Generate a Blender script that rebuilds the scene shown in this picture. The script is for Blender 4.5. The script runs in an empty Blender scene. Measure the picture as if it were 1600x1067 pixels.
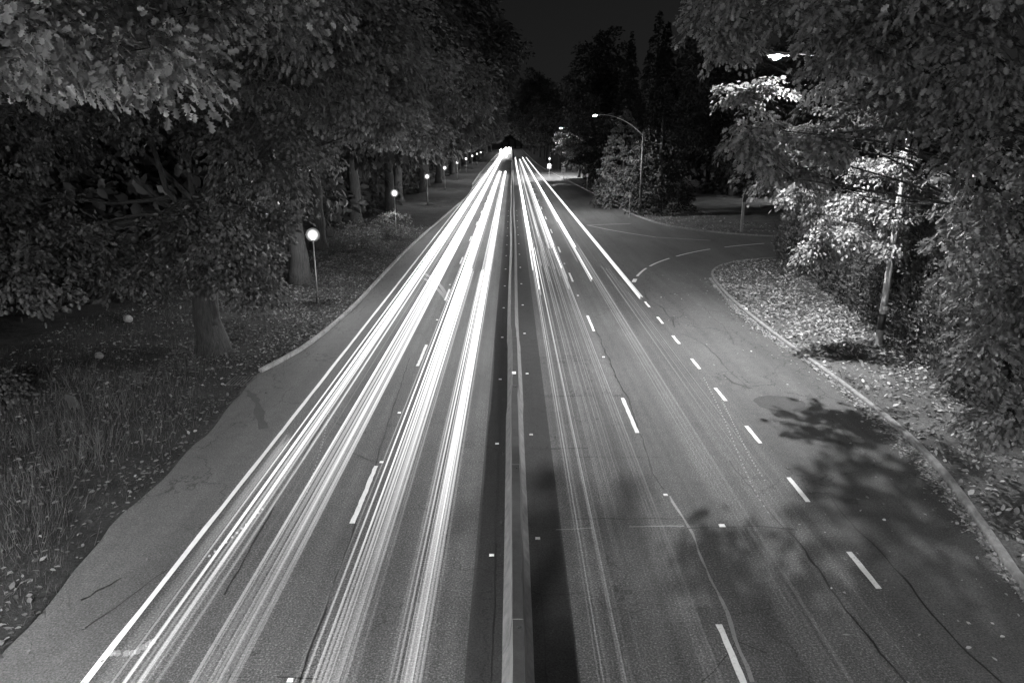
import bpy, math, random
import numpy as np
from mathutils import Vector, Matrix, noise as mnoise

# ------------------------------------------------------------------ camera, sky, fill light, exposure
sc = bpy.context.scene
col = sc.collection
H = 8.76                     # eye height on the footbridge (m)
FPX = 1120.0                 # focal length in pixels of the 1600 px wide photograph
PITCH = math.atan(316.5 / FPX)
cam_d = bpy.data.cameras.new('camera')
cam_d.sensor_width = 36.0
cam_d.lens = 36.0 * FPX / 1600.0
cam_d.clip_start = 0.05
cam_d.clip_end = 6000
cam = bpy.data.objects.new('camera', cam_d)
col.objects.link(cam)
cam.location = (0, 0, H)
cam.rotation_euler = (math.pi / 2 - PITCH, 0, 0)
sc.camera = cam

SUN_EL, SUN_AZ = math.radians(52), math.radians(58)      # unseen dim fill light, added ahead on the right
world = bpy.data.worlds.new('World')
sc.world = world
world.use_nodes = True
wn = world.node_tree
wn.nodes.clear()
w_out = wn.nodes.new('ShaderNodeOutputWorld')
w_bg = wn.nodes.new('ShaderNodeBackground')
w_sky = wn.nodes.new('ShaderNodeTexSky')
w_sky.sky_type = 'NISHITA'
w_sky.sun_disc = False
w_sky.sun_elevation = SUN_EL
w_sky.sun_rotation = SUN_AZ
w_bw = wn.nodes.new('ShaderNodeRGBToBW')        # the photograph is black and white
wn.links.new(w_sky.outputs[0], w_bw.inputs[0])
wn.links.new(w_bw.outputs[0], w_bg.inputs[0])
wn.links.new(w_bg.outputs[0], w_out.inputs[0])
w_bg.inputs[1].default_value = 0.00075

fill_light_d = bpy.data.lights.new('fill_light', 'SUN')
fill_light_d.energy = 0.09
fill_light_d.angle = math.radians(0.5)
fill_light = bpy.data.objects.new('fill_light', fill_light_d)
col.objects.link(fill_light)
fill_light.rotation_euler = (-Vector((math.sin(SUN_AZ) * math.cos(SUN_EL), math.cos(SUN_AZ) * math.cos(SUN_EL), math.sin(SUN_EL)))).to_track_quat('-Z', 'Y').to_euler()

sc.view_settings.view_transform = 'Standard'
sc.view_settings.look = 'None'
sc.view_settings.exposure = 1.5
sc.view_settings.gamma = 1.0
sc.view_settings.use_curve_mapping = False
sc.render.engine = 'CYCLES'
sc.cycles.use_denoising = True
sc.cycles.max_bounces = 6
sc.cycles.diffuse_bounces = 3
sc.cycles.glossy_bounces = 2
sc.cycles.transmission_bounces = 4
sc.cycles.transparent_max_bounces = 64
sc.cycles.sample_clamp_indirect = 4.0
sc.cycles.caustics_reflective = False
sc.cycles.caustics_refractive = False

COBRA_W = 5200.0             # watts of each overhead lamp
GLOBE_W = 560.0              # radiance of the globe lamps

# ------------------------------------------------------------------ geometry helpers
CT, ST = math.cos(PITCH), math.sin(PITCH)
def ray(x, y):
    u = (x - 800.0) / FPX
    v = (533.5 - y) / FPX
    return u, CT + v * ST, -ST + v * CT
def G(x, y, z=0.0):
    """the point of the level z that the photograph shows at pixel x, y"""
    a, b, c = ray(x, y)
    t = (z - H) / c
    return Vector((a * t, b * t, z))
def P(x, y, Y):
    """the point at distance Y down the road on the sight line of pixel x, y"""
    a, b, c = ray(x, y)
    t = Y / b
    return Vector((a * t, Y, H + c * t))

class MB:
    def __init__(s):
        s.v = []; s.f = []
    def add(s, v, f):
        n = len(s.v)
        s.v += [tuple(p) for p in v]
        s.f += [tuple(i + n for i in q) for q in f]
        return s
    def box(s, x0, x1, y0, y1, z0, z1):
        return s.add([(x0, y0, z0), (x1, y0, z0), (x1, y1, z0), (x0, y1, z0),
                      (x0, y0, z1), (x1, y0, z1), (x1, y1, z1), (x0, y1, z1)],
                     [(3, 2, 1, 0), (4, 5, 6, 7), (0, 1, 5, 4), (1, 2, 6, 5), (2, 3, 7, 6), (3, 0, 4, 7)])
    def tube(s, pts, rad, n=6, caps=True):
        pts = [Vector(p) for p in pts]
        if not hasattr(rad, '__len__'):
            rad = [rad] * len(pts)
        vs = []; fs = []
        up = Vector((0, 0, 1))
        for i, p in enumerate(pts):
            d = (pts[min(i + 1, len(pts) - 1)] - pts[max(i - 1, 0)])
            d = d.normalized() if d.length > 1e-9 else Vector((0, 0, 1))
            ref = up if abs(d.z) < 0.95 else Vector((0, 1, 0))
            a = d.cross(ref).normalized(); b = a.cross(d)
            for k in range(n):
                t = 2 * math.pi * k / n
                vs.append(p + (a * math.cos(t) + b * math.sin(t)) * rad[i])
        for i in range(len(pts) - 1):
            for k in range(n):
                k2 = (k + 1) % n
                fs.append((i * n + k, i * n + k2, (i + 1) * n + k2, (i + 1) * n + k))
        if caps:
            fs.append(tuple(range(n - 1, -1, -1)))
            fs.append(tuple((len(pts) - 1) * n + k for k in range(n)))
        return s.add(vs, fs)
    def lathe(s, prof, n=16, c=(0, 0, 0)):
        vs = []; fs = []
        for r, z in prof:
            for k in range(n):
                t = 2 * math.pi * k / n
                vs.append((c[0] + r * math.cos(t), c[1] + r * math.sin(t), c[2] + z))
        for i in range(len(prof) - 1):
            for k in range(n):
                k2 = (k + 1) % n
                fs.append((i * n + k, i * n + k2, (i + 1) * n + k2, (i + 1) * n + k))
        fs.append(tuple(range(n - 1, -1, -1)))
        fs.append(tuple((len(prof) - 1) * n + k for k in range(n)))
        return s.add(vs, fs)
    def build(s, name, m, parent=None, smooth=False):
        me = bpy.data.meshes.new(name)
        me.from_pydata(s.v, [], s.f)
        me.update()
        if smooth:
            me.polygons.foreach_set('use_smooth', [True] * len(me.polygons))
        if m: me.materials.append(m)
        return link(name, me, parent)

def link(name, me, parent=None):
    o = bpy.data.objects.new(name, me)
    col.objects.link(o)
    if parent: o.parent = parent
    return o
def np_mesh(name, verts, loops, totals, m, parent=None, smooth=False):
    """a mesh from numpy arrays: verts (n,3), loops flat, totals per face"""
    me = bpy.data.meshes.new(name)
    me.vertices.add(len(verts))
    me.vertices.foreach_set('co', np.ascontiguousarray(verts, dtype=np.float32).ravel())
    me.loops.add(len(loops))
    me.loops.foreach_set('vertex_index', np.ascontiguousarray(loops, dtype=np.int32))
    me.polygons.add(len(totals))
    st = np.zeros(len(totals), dtype=np.int32); st[1:] = np.cumsum(totals)[:-1]
    me.polygons.foreach_set('loop_start', st)
    me.polygons.foreach_set('loop_total', np.asarray(totals, dtype=np.int32))
    me.update(calc_edges=True)
    if smooth:
        me.polygons.foreach_set('use_smooth', np.ones(len(totals), dtype=bool))
    if m: me.materials.append(m)
    return link(name, me, parent)
def tag(o, label=None, cat=None, group=None, kind=None):
    if label: o['label'] = label
    if cat: o['category'] = cat
    if group: o['group'] = group
    if kind: o['kind'] = kind
    return o
def empty(name, loc, label, cat, group=None):
    o = bpy.data.objects.new(name, None)
    o.empty_display_size = 0.3
    col.objects.link(o)
    o.location = loc
    return tag(o, label, cat, group)
def copy_tree(o, parent=None):
    c = o.copy(); col.objects.link(c)
    if parent: c.parent = parent
    for ch in list(o.children): copy_tree(ch, c)
    return c

# ------------------------------------------------------------------ materials (all neutral: a black and white photograph)
class NT:
    def __init__(s, name):
        s.m = bpy.data.materials.new(name)
        s.m.use_nodes = True
        s.t = s.m.node_tree
        s.b = s.t.nodes['Principled BSDF']
        s.out = s.t.nodes['Material Output']
    def n(s, kind, **kw):
        k = s.t.nodes.new('ShaderNode' + kind)
        for a, v in kw.items():
            if a.startswith('i_'):
                key = a[2:]
                key = int(key) if key.isdigit() else key.replace('_', ' ')
                k.inputs[key].default_value = v
            else:
                setattr(k, a, v)
        return k
    def l(s, a, b): s.t.links.new(a, b)
    def pos(s, scale=(1, 1, 1)):
        g = s.n('NewGeometry'); mp = s.n('Mapping')
        mp.inputs['Scale'].default_value = scale
        s.l(g.outputs['Position'], mp.inputs['Vector'])
        return mp.outputs[0]
    def noise(s, scale, detail=4, rough=0.55, vec=None, dist=0.0):
        k = s.n('TexNoise')
        k.inputs['Scale'].default_value = scale
        k.inputs['Detail'].default_value = detail
        k.inputs['Roughness'].default_value = rough
        k.inputs['Distortion'].default_value = dist
        s.l(vec if vec is not None else s.pos(), k.inputs['Vector'])
        return k.outputs['Fac']
    def ramp(s, fac, *stops):
        r = s.n('ValToRGB')
        e = r.color_ramp.elements
        while len(e) < len(stops): e.new(0.5)
        for i, (p, v) in enumerate(stops):
            e[i].position = p; e[i].color = (v, v, v, 1)
        s.l(fac, r.inputs[0])
        return r.outputs[0]
    def math(s, op, a, b=None, clamp=False):
        k = s.n('Math'); k.operation = op; k.use_clamp = clamp
        for i, x in enumerate((a, b)):
            if x is None: continue
            if isinstance(x, (int, float)): k.inputs[i].default_value = x
            else: s.l(x, k.inputs[i])
        return k.outputs[0]
    def bump(s, h, strength=0.4, dist=0.02):
        k = s.n('Bump'); k.inputs['Strength'].default_value = strength
        k.inputs['Distance'].default_value = dist
        s.l(h, k.inputs['Height']); s.l(k.outputs[0], s.b.inputs['Normal'])

def asphalt(name, base, speck=0.5, rough=0.75, crack=0.4, track=0.0):
    t = NT(name)
    big = t.ramp(t.noise(0.35, 5, 0.6, t.pos((1, 0.25, 1))), (0.3, 0.68), (0.7, 1.25))
    mid = t.ramp(t.noise(3.0, 5, 0.65), (0.25, 0.85), (0.75, 1.15))
    fine = t.noise(26.0, 4, 0.8)
    st = t.ramp(fine, (0.38, 0.50), (0.50, 0.95), (0.58, 1.0 + 0.6 * speck), (0.68, 1.0 + 2.4 * speck))
    c = t.math('MULTIPLY', t.math('MULTIPLY', big, mid), st)
    # hairline cracks
    vo = t.n('TexVoronoi', feature='DISTANCE_TO_EDGE')
    vo.inputs['Scale'].default_value = 0.30
    wv = t.n('VectorMath', operation='ADD')
    nz = t.n('TexNoise'); nz.inputs['Scale'].default_value = 1.1; nz.inputs['Detail'].default_value = 6
    t.l(t.pos(), nz.inputs['Vector'])
    sc_ = t.n('VectorMath', operation='SCALE'); sc_.inputs['Scale'].default_value = 1.6
    t.l(nz.outputs['Color'], sc_.inputs[0])
    t.l(t.pos((1, 0.7, 0)), wv.inputs[0]); t.l(sc_.outputs[0], wv.inputs[1])
    t.l(wv.outputs[0], vo.inputs['Vector'])
    ck = t.ramp(vo.outputs['Distance'], (0.0, 1 - crack), (0.008, 1.0))
    few = t.ramp(t.noise(0.12, 2), (0.45, 0.0), (0.58, 1.0))
    ck2 = t.math('MAXIMUM', ck, t.math('SUBTRACT', 1.0, few))
    c = t.math('MULTIPLY', c, ck2)
    if track > 0:     # polished wheel paths that run along the lanes
        w = t.noise(1.0, 3, 0.6, t.pos((2.2, 0.015, 1)))
        c = t.math('MULTIPLY', c, t.ramp(w, (0.3, 1 - track), (0.7, 1 + track)))
    c = t.math('MULTIPLY', c, base)
    t.l(c, t.b.inputs['Base Color'])
    t.b.inputs['Roughness'].default_value = rough
    t.b.inputs['Specular IOR Level'].default_value = 0.35
    t.bump(fine, 0.6, 0.012)
    return t.m
def stone(name, base, rough=0.85, scale=6.0, contrast=0.35, streak=0.0):
    t = NT(name)
    a = t.ramp(t.noise(scale, 6, 0.65), (0.25, 1 - contrast), (0.75, 1 + contrast))
    b = t.ramp(t.noise(scale * 14, 3, 0.6), (0.3, 0.85), (0.7, 1.15))
    c = t.math('MULTIPLY', t.math('MULTIPLY', a, b), base)
    if streak:
        s_ = t.ramp(t.noise(2.2, 5, 0.6, t.pos((3, 1.5, 0.4))), (0.35, 1 - streak), (0.6, 1.0))
        c = t.math('MULTIPLY', c, s_)
    t.l(c, t.b.inputs['Base Color'])
    t.b.inputs['Roughness'].default_value = rough
    t.bump(t.noise(scale * 6, 5, 0.6), 0.35, 0.01)
    return t.m
def paint(name, base, worn=0.0, scale=14):
    t = NT(name)
    a = t.ramp(t.noise(scale, 5, 0.7), (0.30, 1 - worn), (0.48, 1.0))
    b = t.ramp(t.noise(3, 3, 0.6), (0.2, 0.85), (0.8, 1.05))
    t.l(t.math('MULTIPLY', t.math('MULTIPLY', a, b), base), t.b.inputs['Base Color'])
    t.b.inputs['Roughness'].default_value = 0.6
    return t.m
def metal(name, base, rough=0.45, metallic=0.6):
    t = NT(name)
    t.l(t.math('MULTIPLY', t.ramp(t.noise(9, 4), (0.3, 0.8), (0.7, 1.15)), base), t.b.inputs['Base Color'])
    t.b.inputs['Roughness'].default_value = rough
    t.b.inputs['Metallic'].default_value = metallic
    return t.m
def leafmat(name, lo, hi, trans=0.3, gloss=0.06):
    t = NT(name)
    g = t.n('NewGeometry')
    c = t.ramp(g.outputs['Random Per Island'], (0.0, lo), (0.6, (lo + hi) / 2), (1.0, hi))
    c = t.math('MULTIPLY', c, t.ramp(t.noise(0.5, 2), (0.3, 0.75), (0.7, 1.25)))
    d = t.n('BsdfDiffuse'); tr = t.n('BsdfTranslucent'); gl = t.n('BsdfGlossy')
    gl.inputs['Roughness'].default_value = 0.42
    t.l(c, d.inputs[0]); t.l(c, tr.inputs[0])
    m1 = t.n('MixShader'); m1.inputs[0].default_value = trans
    t.l(d.outputs[0], m1.inputs[1]); t.l(tr.outputs[0], m1.inputs[2])
    m2 = t.n('MixShader'); m2.inputs[0].default_value = gloss
    t.l(m1.outputs[0], m2.inputs[1]); t.l(gl.outputs[0], m2.inputs[2])
    gl.inputs[0].default_value = (0.5, 0.5, 0.5, 1)
    t.l(m2.outputs[0], t.out.inputs[0])
    return t.m
def bark(name, base):
    t = NT(name)
    v = t.pos((5, 5, 0.7))
    f = t.noise(2.4, 6, 0.7, v, 0.4)
    t.l(t.math('MULTIPLY', t.ramp(f, (0.35, 0.45), (0.65, 1.4)), base), t.b.inputs['Base Color'])
    t.b.inputs['Roughness'].default_value = 0.95
    t.bump(f, 0.9, 0.06)
    return t.m
def soil(name, base):
    t = NT(name)
    a = t.ramp(t.noise(0.6, 6, 0.7), (0.3, 0.6), (0.7, 1.35))
    b = t.ramp(t.noise(14, 6, 0.75), (0.3, 0.45), (0.7, 1.6))
    t.l(t.math('MULTIPLY', t.math('MULTIPLY', a, b), base), t.b.inputs['Base Color'])
    t.b.inputs['Roughness'].default_value = 1.0
    t.b.inputs['Specular IOR Level'].default_value = 0.1
    t.bump(t.noise(20, 6, 0.75), 0.8, 0.05)
    return t.m
def glow(name, strength, sample='AUTO', far_gain=0):
    m = bpy.data.materials.new(name); m.use_nodes = True
    t = m.node_tree; t.nodes.clear()
    e = t.nodes.new('ShaderNodeEmission'); o = t.nodes.new('ShaderNodeOutputMaterial')
    e.inputs[1].default_value = strength
    if far_gain:      # brightness graded into the glow: weak near the bridge, stronger up the road
        g = t.nodes.new('ShaderNodeNewGeometry'); sp = t.nodes.new('ShaderNodeSeparateXYZ'); mr = t.nodes.new('ShaderNodeMapRange')
        mr.inputs['From Min'].default_value = 12; mr.inputs['From Max'].default_value = 70
        mr.inputs['To Min'].default_value = strength; mr.inputs['To Max'].default_value = strength * far_gain
        t.links.new(g.outputs['Position'], sp.inputs[0]); t.links.new(sp.outputs['Y'], mr.inputs['Value'])
        t.links.new(mr.outputs[0], e.inputs[1])
    if far_gain:      # light only: whatever lies behind a streak still shows through it
        ad = t.nodes.new('ShaderNodeAddShader'); tr = t.nodes.new('ShaderNodeBsdfTransparent')
        t.links.new(e.outputs[0], ad.inputs[0]); t.links.new(tr.outputs[0], ad.inputs[1])
        t.links.new(ad.outputs[0], o.inputs[0])
    else:
        t.links.new(e.outputs[0], o.inputs[0])
    m.cycles.emission_sampling = sample
    return m

M = dict(
    road=asphalt('asphalt_lane', 0.078, 1.1, 0.78, 0.45, 0.26),
    shoulder=asphalt('asphalt_shoulder', 0.085, 0.4, 0.82, 0.6, 0.10),
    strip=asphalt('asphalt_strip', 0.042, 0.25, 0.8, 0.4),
    seam=asphalt('crack_tar', 0.018, 0.1, 0.6, 0.0),
    pale=paint('worn_seam', 0.20, 0.7, 22),
    patch=asphalt('asphalt_patch', 0.058, 0.1, 0.85, 0.2),
    line=paint('line_paint', 0.72, 0.12, 20),
    dash=paint('dash_paint', 0.66, 0.35, 18),
    faint=paint('worn_line_paint', 0.42, 0.6, 16),
    concrete=stone('concrete', 0.17, 0.85, 4, 0.25, 0.35),
    concrete_top=stone('weathered_concrete', 0.036, 0.9, 3, 0.3),
    kerb=stone('kerb_concrete', 0.22, 0.9, 5, 0.35, 0.3),
    rock=stone('rock', 0.13, 0.9, 9, 0.4),
    soil=soil('soil', 0.032), soil2=soil('leafy_soil', 0.10),
    ground=soil('ground_soil', 0.04),
    bark=bark('bark', 0.032),
    steel=metal('galvanised_steel', 0.34, 0.5, 0.5),
    darksteel=metal('dark_steel', 0.05, 0.5, 0.4),
    pole=stone('pole_concrete', 0.22, 0.8, 5, 0.2),
    sign=paint('sign_face', 0.62, 0.05),
    white=paint('marker_white', 0.85, 0.0),
    leaf=leafmat('oak_leaf', 0.06, 0.22, 0.4, 0.06),
    leaf_bright=leafmat('maple_leaf', 0.10, 0.26, 0.35, 0.05),
    leaf_shaded=leafmat('shaded_leaf', 0.035, 0.12, 0.3, 0.05),
    leaf_dark=leafmat('dark_leaf', 0.03, 0.08, 0.25, 0.03),
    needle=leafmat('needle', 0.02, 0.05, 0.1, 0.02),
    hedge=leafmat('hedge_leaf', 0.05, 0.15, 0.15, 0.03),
    litter=leafmat('dry_leaf', 0.11, 0.42, 0.1, 0.03),
    litter_dark=leafmat('darker_litter', 0.04, 0.20, 0.1, 0.04),  # darker leaf litter of the left side
    grass=leafmat('grass_blade', 0.045, 0.13, 0.25, 0.03),
    globe=glow('globe_glass', 0.035, 'NONE', 1), glow_shell=glow('globe_glow_shell', 0.12, 'NONE', 1), bulb=glow('bulb_glow', 1.2, 'NONE', 1),
    lens=glow('lamp_lens', 850.0), lens_small=glow('lamp_lens_small', 140.0), lens_big=glow('lamp_lens_large', 5000.0),
)

# ------------------------------------------------------------------ ground, road, verges
def sheet(name, x0, x1, y0, y1, z, m, parent=None, ny=1):
    b = MB()
    ys = [y0 + (y1 - y0) * i / ny for i in range(ny + 1)]
    v = []; f = []
    for y in ys: v += [(x0, y, z), (x1, y, z)]
    for i in range(ny): f.append((2 * i, 2 * i + 1, 2 * i + 3, 2 * i + 2))
    b.add(v, f)
    return b.build(name, m, parent)
def ribbon(name, pts, w, z, m, parent=None):
    """a flat strip that follows a polyline on the ground; w may be a list"""
    pts = [Vector((p[0], p[1], 0)) for p in pts]
    v = []; f = []
    for i, p in enumerate(pts):
        d = (pts[min(i + 1, len(pts) - 1)] - pts[max(i - 1, 0)]).normalized()
        s = Vector((d.y, -d.x, 0))
        ww = w[i] if hasattr(w, '__len__') else w
        v += [tuple(p - s * ww / 2 + Vector((0, 0, z))), tuple(p + s * ww / 2 + Vector((0, 0, z)))]
    for i in range(len(pts) - 1): f.append((2 * i, 2 * i + 1, 2 * i + 3, 2 * i + 2))
    return MB().add(v, f).build(name, m, parent)
def resample(pts, step):
    out = []
    for a, b in zip(pts[:-1], pts[1:]):
        a = Vector(a); b = Vector(b)
        n = max(1, int((b - a).length / step))
        for i in range(n): out.append(a.lerp(b, i / n))
    out.append(Vector(pts[-1]))
    return out
def smooth_line(pts, it=2):
    pts = [Vector(p) for p in pts]
    for _ in range(it):
        q = [pts[0]]
        for a, b in zip(pts[:-1], pts[1:]):
            q += [a.lerp(b, .25), a.lerp(b, .75)]
        q.append(pts[-1]); pts = q
    return pts

tag(sheet('ground', -2500, 2500, -300, 4500, -0.12, M['ground']), kind='structure')
road = tag(sheet('road', -11.5, 75, -25, 900, 0.0, M['road']), kind='structure')
sheet('left_shoulder', -11.5, -7.30, -25, 900, 0.004, M['shoulder'], road)
sheet('right_shoulder', 7.62, 75, -25, 900, 0.004, M['shoulder'], road)
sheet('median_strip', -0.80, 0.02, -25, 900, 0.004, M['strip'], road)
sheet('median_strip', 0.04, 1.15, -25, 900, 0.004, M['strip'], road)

# lane paint
MK = 0.009
def wob(x, y0, y1, w, name, m, step=1.2, amp=0.012, z=MK, seed=0):
    r = random.Random(seed)
    n = max(2, int((y1 - y0) / step) + 1)
    pts = [(x + r.uniform(-amp, amp), y0 + (y1 - y0) * i / (n - 1)) for i in range(n)]
    ws = [w * r.uniform(0.86, 1.08) for _ in range(n)]
    return ribbon(name, pts, ws, z, m, road)
wob(-7.16, -10, 620, 0.125, 'edge_line', M['line'], 1.0, 0.008, seed=3)
PER = 12.19
d0 = G(972, 622).y - 3.1
for i in range(-2, 16):
    y = d0 + i * PER
    wob(3.88, y, y + 3.1, 0.125, 'lane_dash', M['dash'], 0.25, 0.006, seed=i + 40)
d1 = G(590, 728).y - 3.1
for i in range(-2, 16):
    y = d1 + i * PER
    wob(-3.78, y, y + 3.1, 0.12, 'lane_dash', M['dash'], 0.22, 0.010, seed=i + 90)
d2 = G(1188, 692.6).y
for i in range(-2, 14):
    y = d2 + i * 3.6
    if y > 38: continue
    wob(7.43, y, y + 1.35, 0.125, 'lane_dash', M['dash'], 0.2, 0.005, seed=i + 140)
for i in range(5):
    wob(7.3, 86 + i * 9, 88.5 + i * 9, 0.14, 'lane_dash', M['dash'], 0.5, 0.005, seed=i + 180)
# the curved broken line that leads into the side street
arc = smooth_line([G(990, 441), G(996, 430), G(1012, 417), G(1040, 405), G(1090, 392), G(1150, 384), G(1215, 379)], 3)
arc = resample(arc, 0.35)
k = 0; i = 0
while i < len(arc) - 4:
    ln = 9 if k else 8
    ribbon('turn_line', arc[i:i + ln], 0.16 if k else 0.26, MK, M['dash'], road)
    i += ln + (1 if k % 3 else 2); k += 1
fl = resample([G(985, 379), G(1040, 377), G(1075, 375)], 0.6)
ribbon('stop_line', smooth_line([G(920, 352), G(945, 351), G(985, 350)], 1), 0.16, MK, M['faint'], road)
ribbon('turn_line', resample([G(917, 352), G(950, 359), G(985, 365), G(1025, 371)], 0.8), 0.15, MK, M['faint'], road)
ribbon('turn_line', resample([G(1025, 371), G(1110, 376)], 0.8), 0.12, MK, M['faint'], road)

# cracks, seams and patches of the asphalt
def crack(pts, w, m='seam', seed=0, amp=0.05, step=0.30, z=0.0075, name='crack'):
    r = random.Random(seed)
    q = resample([G(*p) for p in pts], step)
    o = 0; out = []; ws = []
    for p in q:
        o = o * 0.7 + r.uniform(-amp, amp)
        out.append((p.x + o, p.y + r.uniform(-amp, amp) * 0.4))
        ws.append(w * r.uniform(0.35, 1.3))
    return ribbon(name, out, ws, z, M[m], road)
crack([(930, 512), (960, 580), (978, 620), (1010, 700), (1035, 765)], 0.055, seed=1)
crack([(1045, 775), (1075, 822), (1105, 890), (1140, 975), (1175, 1066)], 0.07, 'pale', seed=2, amp=0.03)
crack([(985, 823), (1070, 822)], 0.05, 'pale', seed=3)
crack([(870, 827), (925, 825)], 0.03, 'pale', seed=4)
crack([(830, 702), (920, 700)], 0.06, seed=5); crack([(835, 620), (925, 618)], 0.05, seed=6)
crack([(955, 618), (975, 618)], 0.07, seed=66)
crack([(1075, 825), (1190, 822), (1250, 828)], 0.05, seed=7)
crack([(1003, 450), (1015, 470), (1035, 482), (1050, 500), (1056, 512)], 0.07, seed=8)
crack([(1060, 520), (1085, 530), (1105, 542), (1140, 580), (1165, 605)], 0.05, seed=9)
crack([(1130, 585), (1145, 598), (1170, 606)], 0.09, seed=10)
crack([(1100, 480), (1130, 510), (1150, 540)], 0.04, seed=11)
crack([(1140, 720), (1190, 780), (1240, 835), (1300, 920), (1380, 1020), (1420, 1066)], 0.05, seed=12)
crack([(1290, 768), (1370, 860), (1460, 960), (1560, 1066)], 0.045, seed=13)
crack([(1100, 1066), (1150, 1000), (1200, 1020)], 0.02, seed=14)
crack([(785, 430), (781, 560), (779, 700), (775, 860), (768, 1066)], 0.022, seed=15, amp=0.02)
crack([(827, 560), (832, 700), (841, 860), (853, 1066)], 0.022, seed=16, amp=0.02)
crack([(640, 560), (600, 680), (552, 830), (505, 960), (468, 1066)], 0.035, seed=17, amp=0.02)
crack([(620, 470), (560, 560), (500, 670), (430, 790), (350, 930)], 0.035, seed=18, amp=0.02)
crack([(430, 1058), (500, 1060)], 0.03, seed=19); crack([(520, 700), (590, 722)], 0.02, seed=20)
crack([(130, 985), (200, 935), (260, 890)], 0.03, seed=21)
crack([(385, 610), (400, 625), (405, 650), (412, 670)], 0.30, 'patch', seed=22, amp=0.02, name='patch')
for k in range(9):
    y = 14 + k * 6.3
    r = random.Random(k)
    a = (1.2, y + r.uniform(-2, 2)); n = 12; x1 = r.uniform(2, 3.6)
    pts = [(a[0] + (x1) * i / n, a[1] + r.uniform(-.04, .04)) for i in range(n)]
    ribbon('crack', pts, [0.03 * r.uniform(.3, 1.3) for _ in pts], 0.0075, M['seam'], road)
c = G(1218, 630)
r = random.Random(5)
v = [(c.x + 0.85 * math.cos(t) * r.uniform(.94, 1.05), c.y + 0.75 * math.sin(t) * r.uniform(.94, 1.05), 0.0085) for t in [2 * math.pi * i / 26 for i in range(26)]]
MB().add(v, [tuple(range(26))]).build('patch', M['patch'], road)
v2 = [(c.x + (p[0] - c.x) * s, c.y + (p[1] - c.y) * s, 0.0105) for s in (0.99, 1.02) for p in v]
MB().add(v2, [(i, (i + 1) % 26, 26 + (i + 1) % 26, 26 + i) for i in range(26)]).build('crack', M['seam'], road)
# two pale curved strips across the left lanes
for off in (0.0, 0.55):
    p = smooth_line([G(664, 428 + off * 14), G(680, 438 + off * 18), G(693, 452 + off * 18), G(699, 466 + off * 10)], 2)
    ribbon('pale_arc', p, 0.22, 0.0075, M['pale'], road)

# kerb lines
def kx(pts):
    return [(G(x, y).y, G(x, y).x) for x, y in pts]
KL = [(410, 582), (440, 567), (490, 538), (555, 482), (600, 431), (640, 388), (700, 335), (740, 300)]
KR = [(1600, 935), (1540, 840), (1440, 702), (1300, 592), (1200, 520), (1135, 466), (1107, 432), (1117, 418), (1150, 410), (1215, 403)]
KF = [(1215, 372), (1100, 363), (1030, 352), (985, 335), (960, 320), (925, 302), (900, 289), (872, 276), (848, 263)]
kerb_l = smooth_line([G(x, y) for x, y in KL] + [Vector((-8.6, 160, 0)), Vector((-8.6, 640, 0))], 2)
kerb_r = smooth_line([Vector((8.6, -22, 0)), Vector((9.2, 4, 0))] + [G(x, y) for x, y in KR] + [Vector((34, 56.2, 0)), Vector((70, 57.5, 0))], 2)
kerb_f = smooth_line([Vector((70, 63, 0)), Vector((40, 64.2, 0))] + [G(x, y) for x, y in KF] + [Vector((8.7, 300, 0)), Vector((8.7, 640, 0))], 2)
def kerb(pts, side, w=0.17, h=0.14, name='kerb'):
    pts = resample([p for p in pts], 0.9)
    prof = [(0, -0.06), (0.01, h - 0.03), (0.035, h), (w, h + 0.004), (w, -0.06)]
    v = []; f = []
    r = random.Random(len(pts))
    for i, p in enumerate(pts):
        d = (pts[min(i + 1, len(pts) - 1)] - pts[max(i - 1, 0)]).normalized()
        s = Vector((d.y, -d.x, 0)) * side
        jz = r.uniform(-.008, .008)
        for a, z in prof: v.append(tuple(p + s * a + Vector((0, 0, z + (jz if z > 0 else 0)))))
    n = len(prof)
    for i in range(len(pts) - 1):
        for k in range(n - 1):
            f.append((i * n + k, i * n + k + 1, (i + 1) * n + k + 1, (i + 1) * n + k))
    f += [tuple(range(n)), tuple((len(pts) - 1) * n + k for k in reversed(range(n)))]
    return tag(MB().add(v, f).build(name, M['kerb']), kind='structure')
kerb(kerb_l, -1); kerb(kerb_r, 1); kerb(kerb_f, 1)

def interp(pts):
    a = np.array([(p.y, p.x) for p in pts]); a = a[np.argsort(a[:, 0])]
    return lambda y: np.interp(y, a[:, 0], a[:, 1])
left_near = [Vector((-8.2, -24, 0)), Vector((-8.6, 4, 0))] + [G(x, y) for x, y in [(0, 1045), (90, 940), (190, 815), (270, 742), (340, 668), (402, 592)]]
left_near = [Vector((p.x + (0.12 * mnoise.noise(Vector((0, p.y * 0.55, 2))) + 0.09 * mnoise.noise(Vector((0, p.y * 2.1, 5)))) * min(1, (27.2 - p.y) * .5), p.y, 0)) for p in resample(left_near, 0.4)]
left_edge = interp(left_near + kerb_l)
right_edge = interp(kerb_r)
far_edge = interp([p for p in kerb_f if p.x < 69])
def hgt(x, y, d):
    n1 = mnoise.noise(Vector((x * 0.25, y * 0.25, 3.0)))
    n2 = mnoise.noise(Vector((x * 1.3, y * 1.3, 7.0)))
    k = min(1.0, d / 2.0)
    return 0.12 + k * (0.16 * n1 + 0.05 * n2) + 0.02 * max(0, d - 1)
def left_h(x, y): return hgt(x, y, max(0.0, float(left_edge(y)) - 0.16 - x)) - 0.10 * min(1, max(0, (28.5 - y) / 2)) if y > 28.5 else max(0.022, hgt(x, y, max(0.0, float(left_edge(y)) - 0.16 - x)) - 0.10 * min(1, (28.5 - y) / 2))
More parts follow.
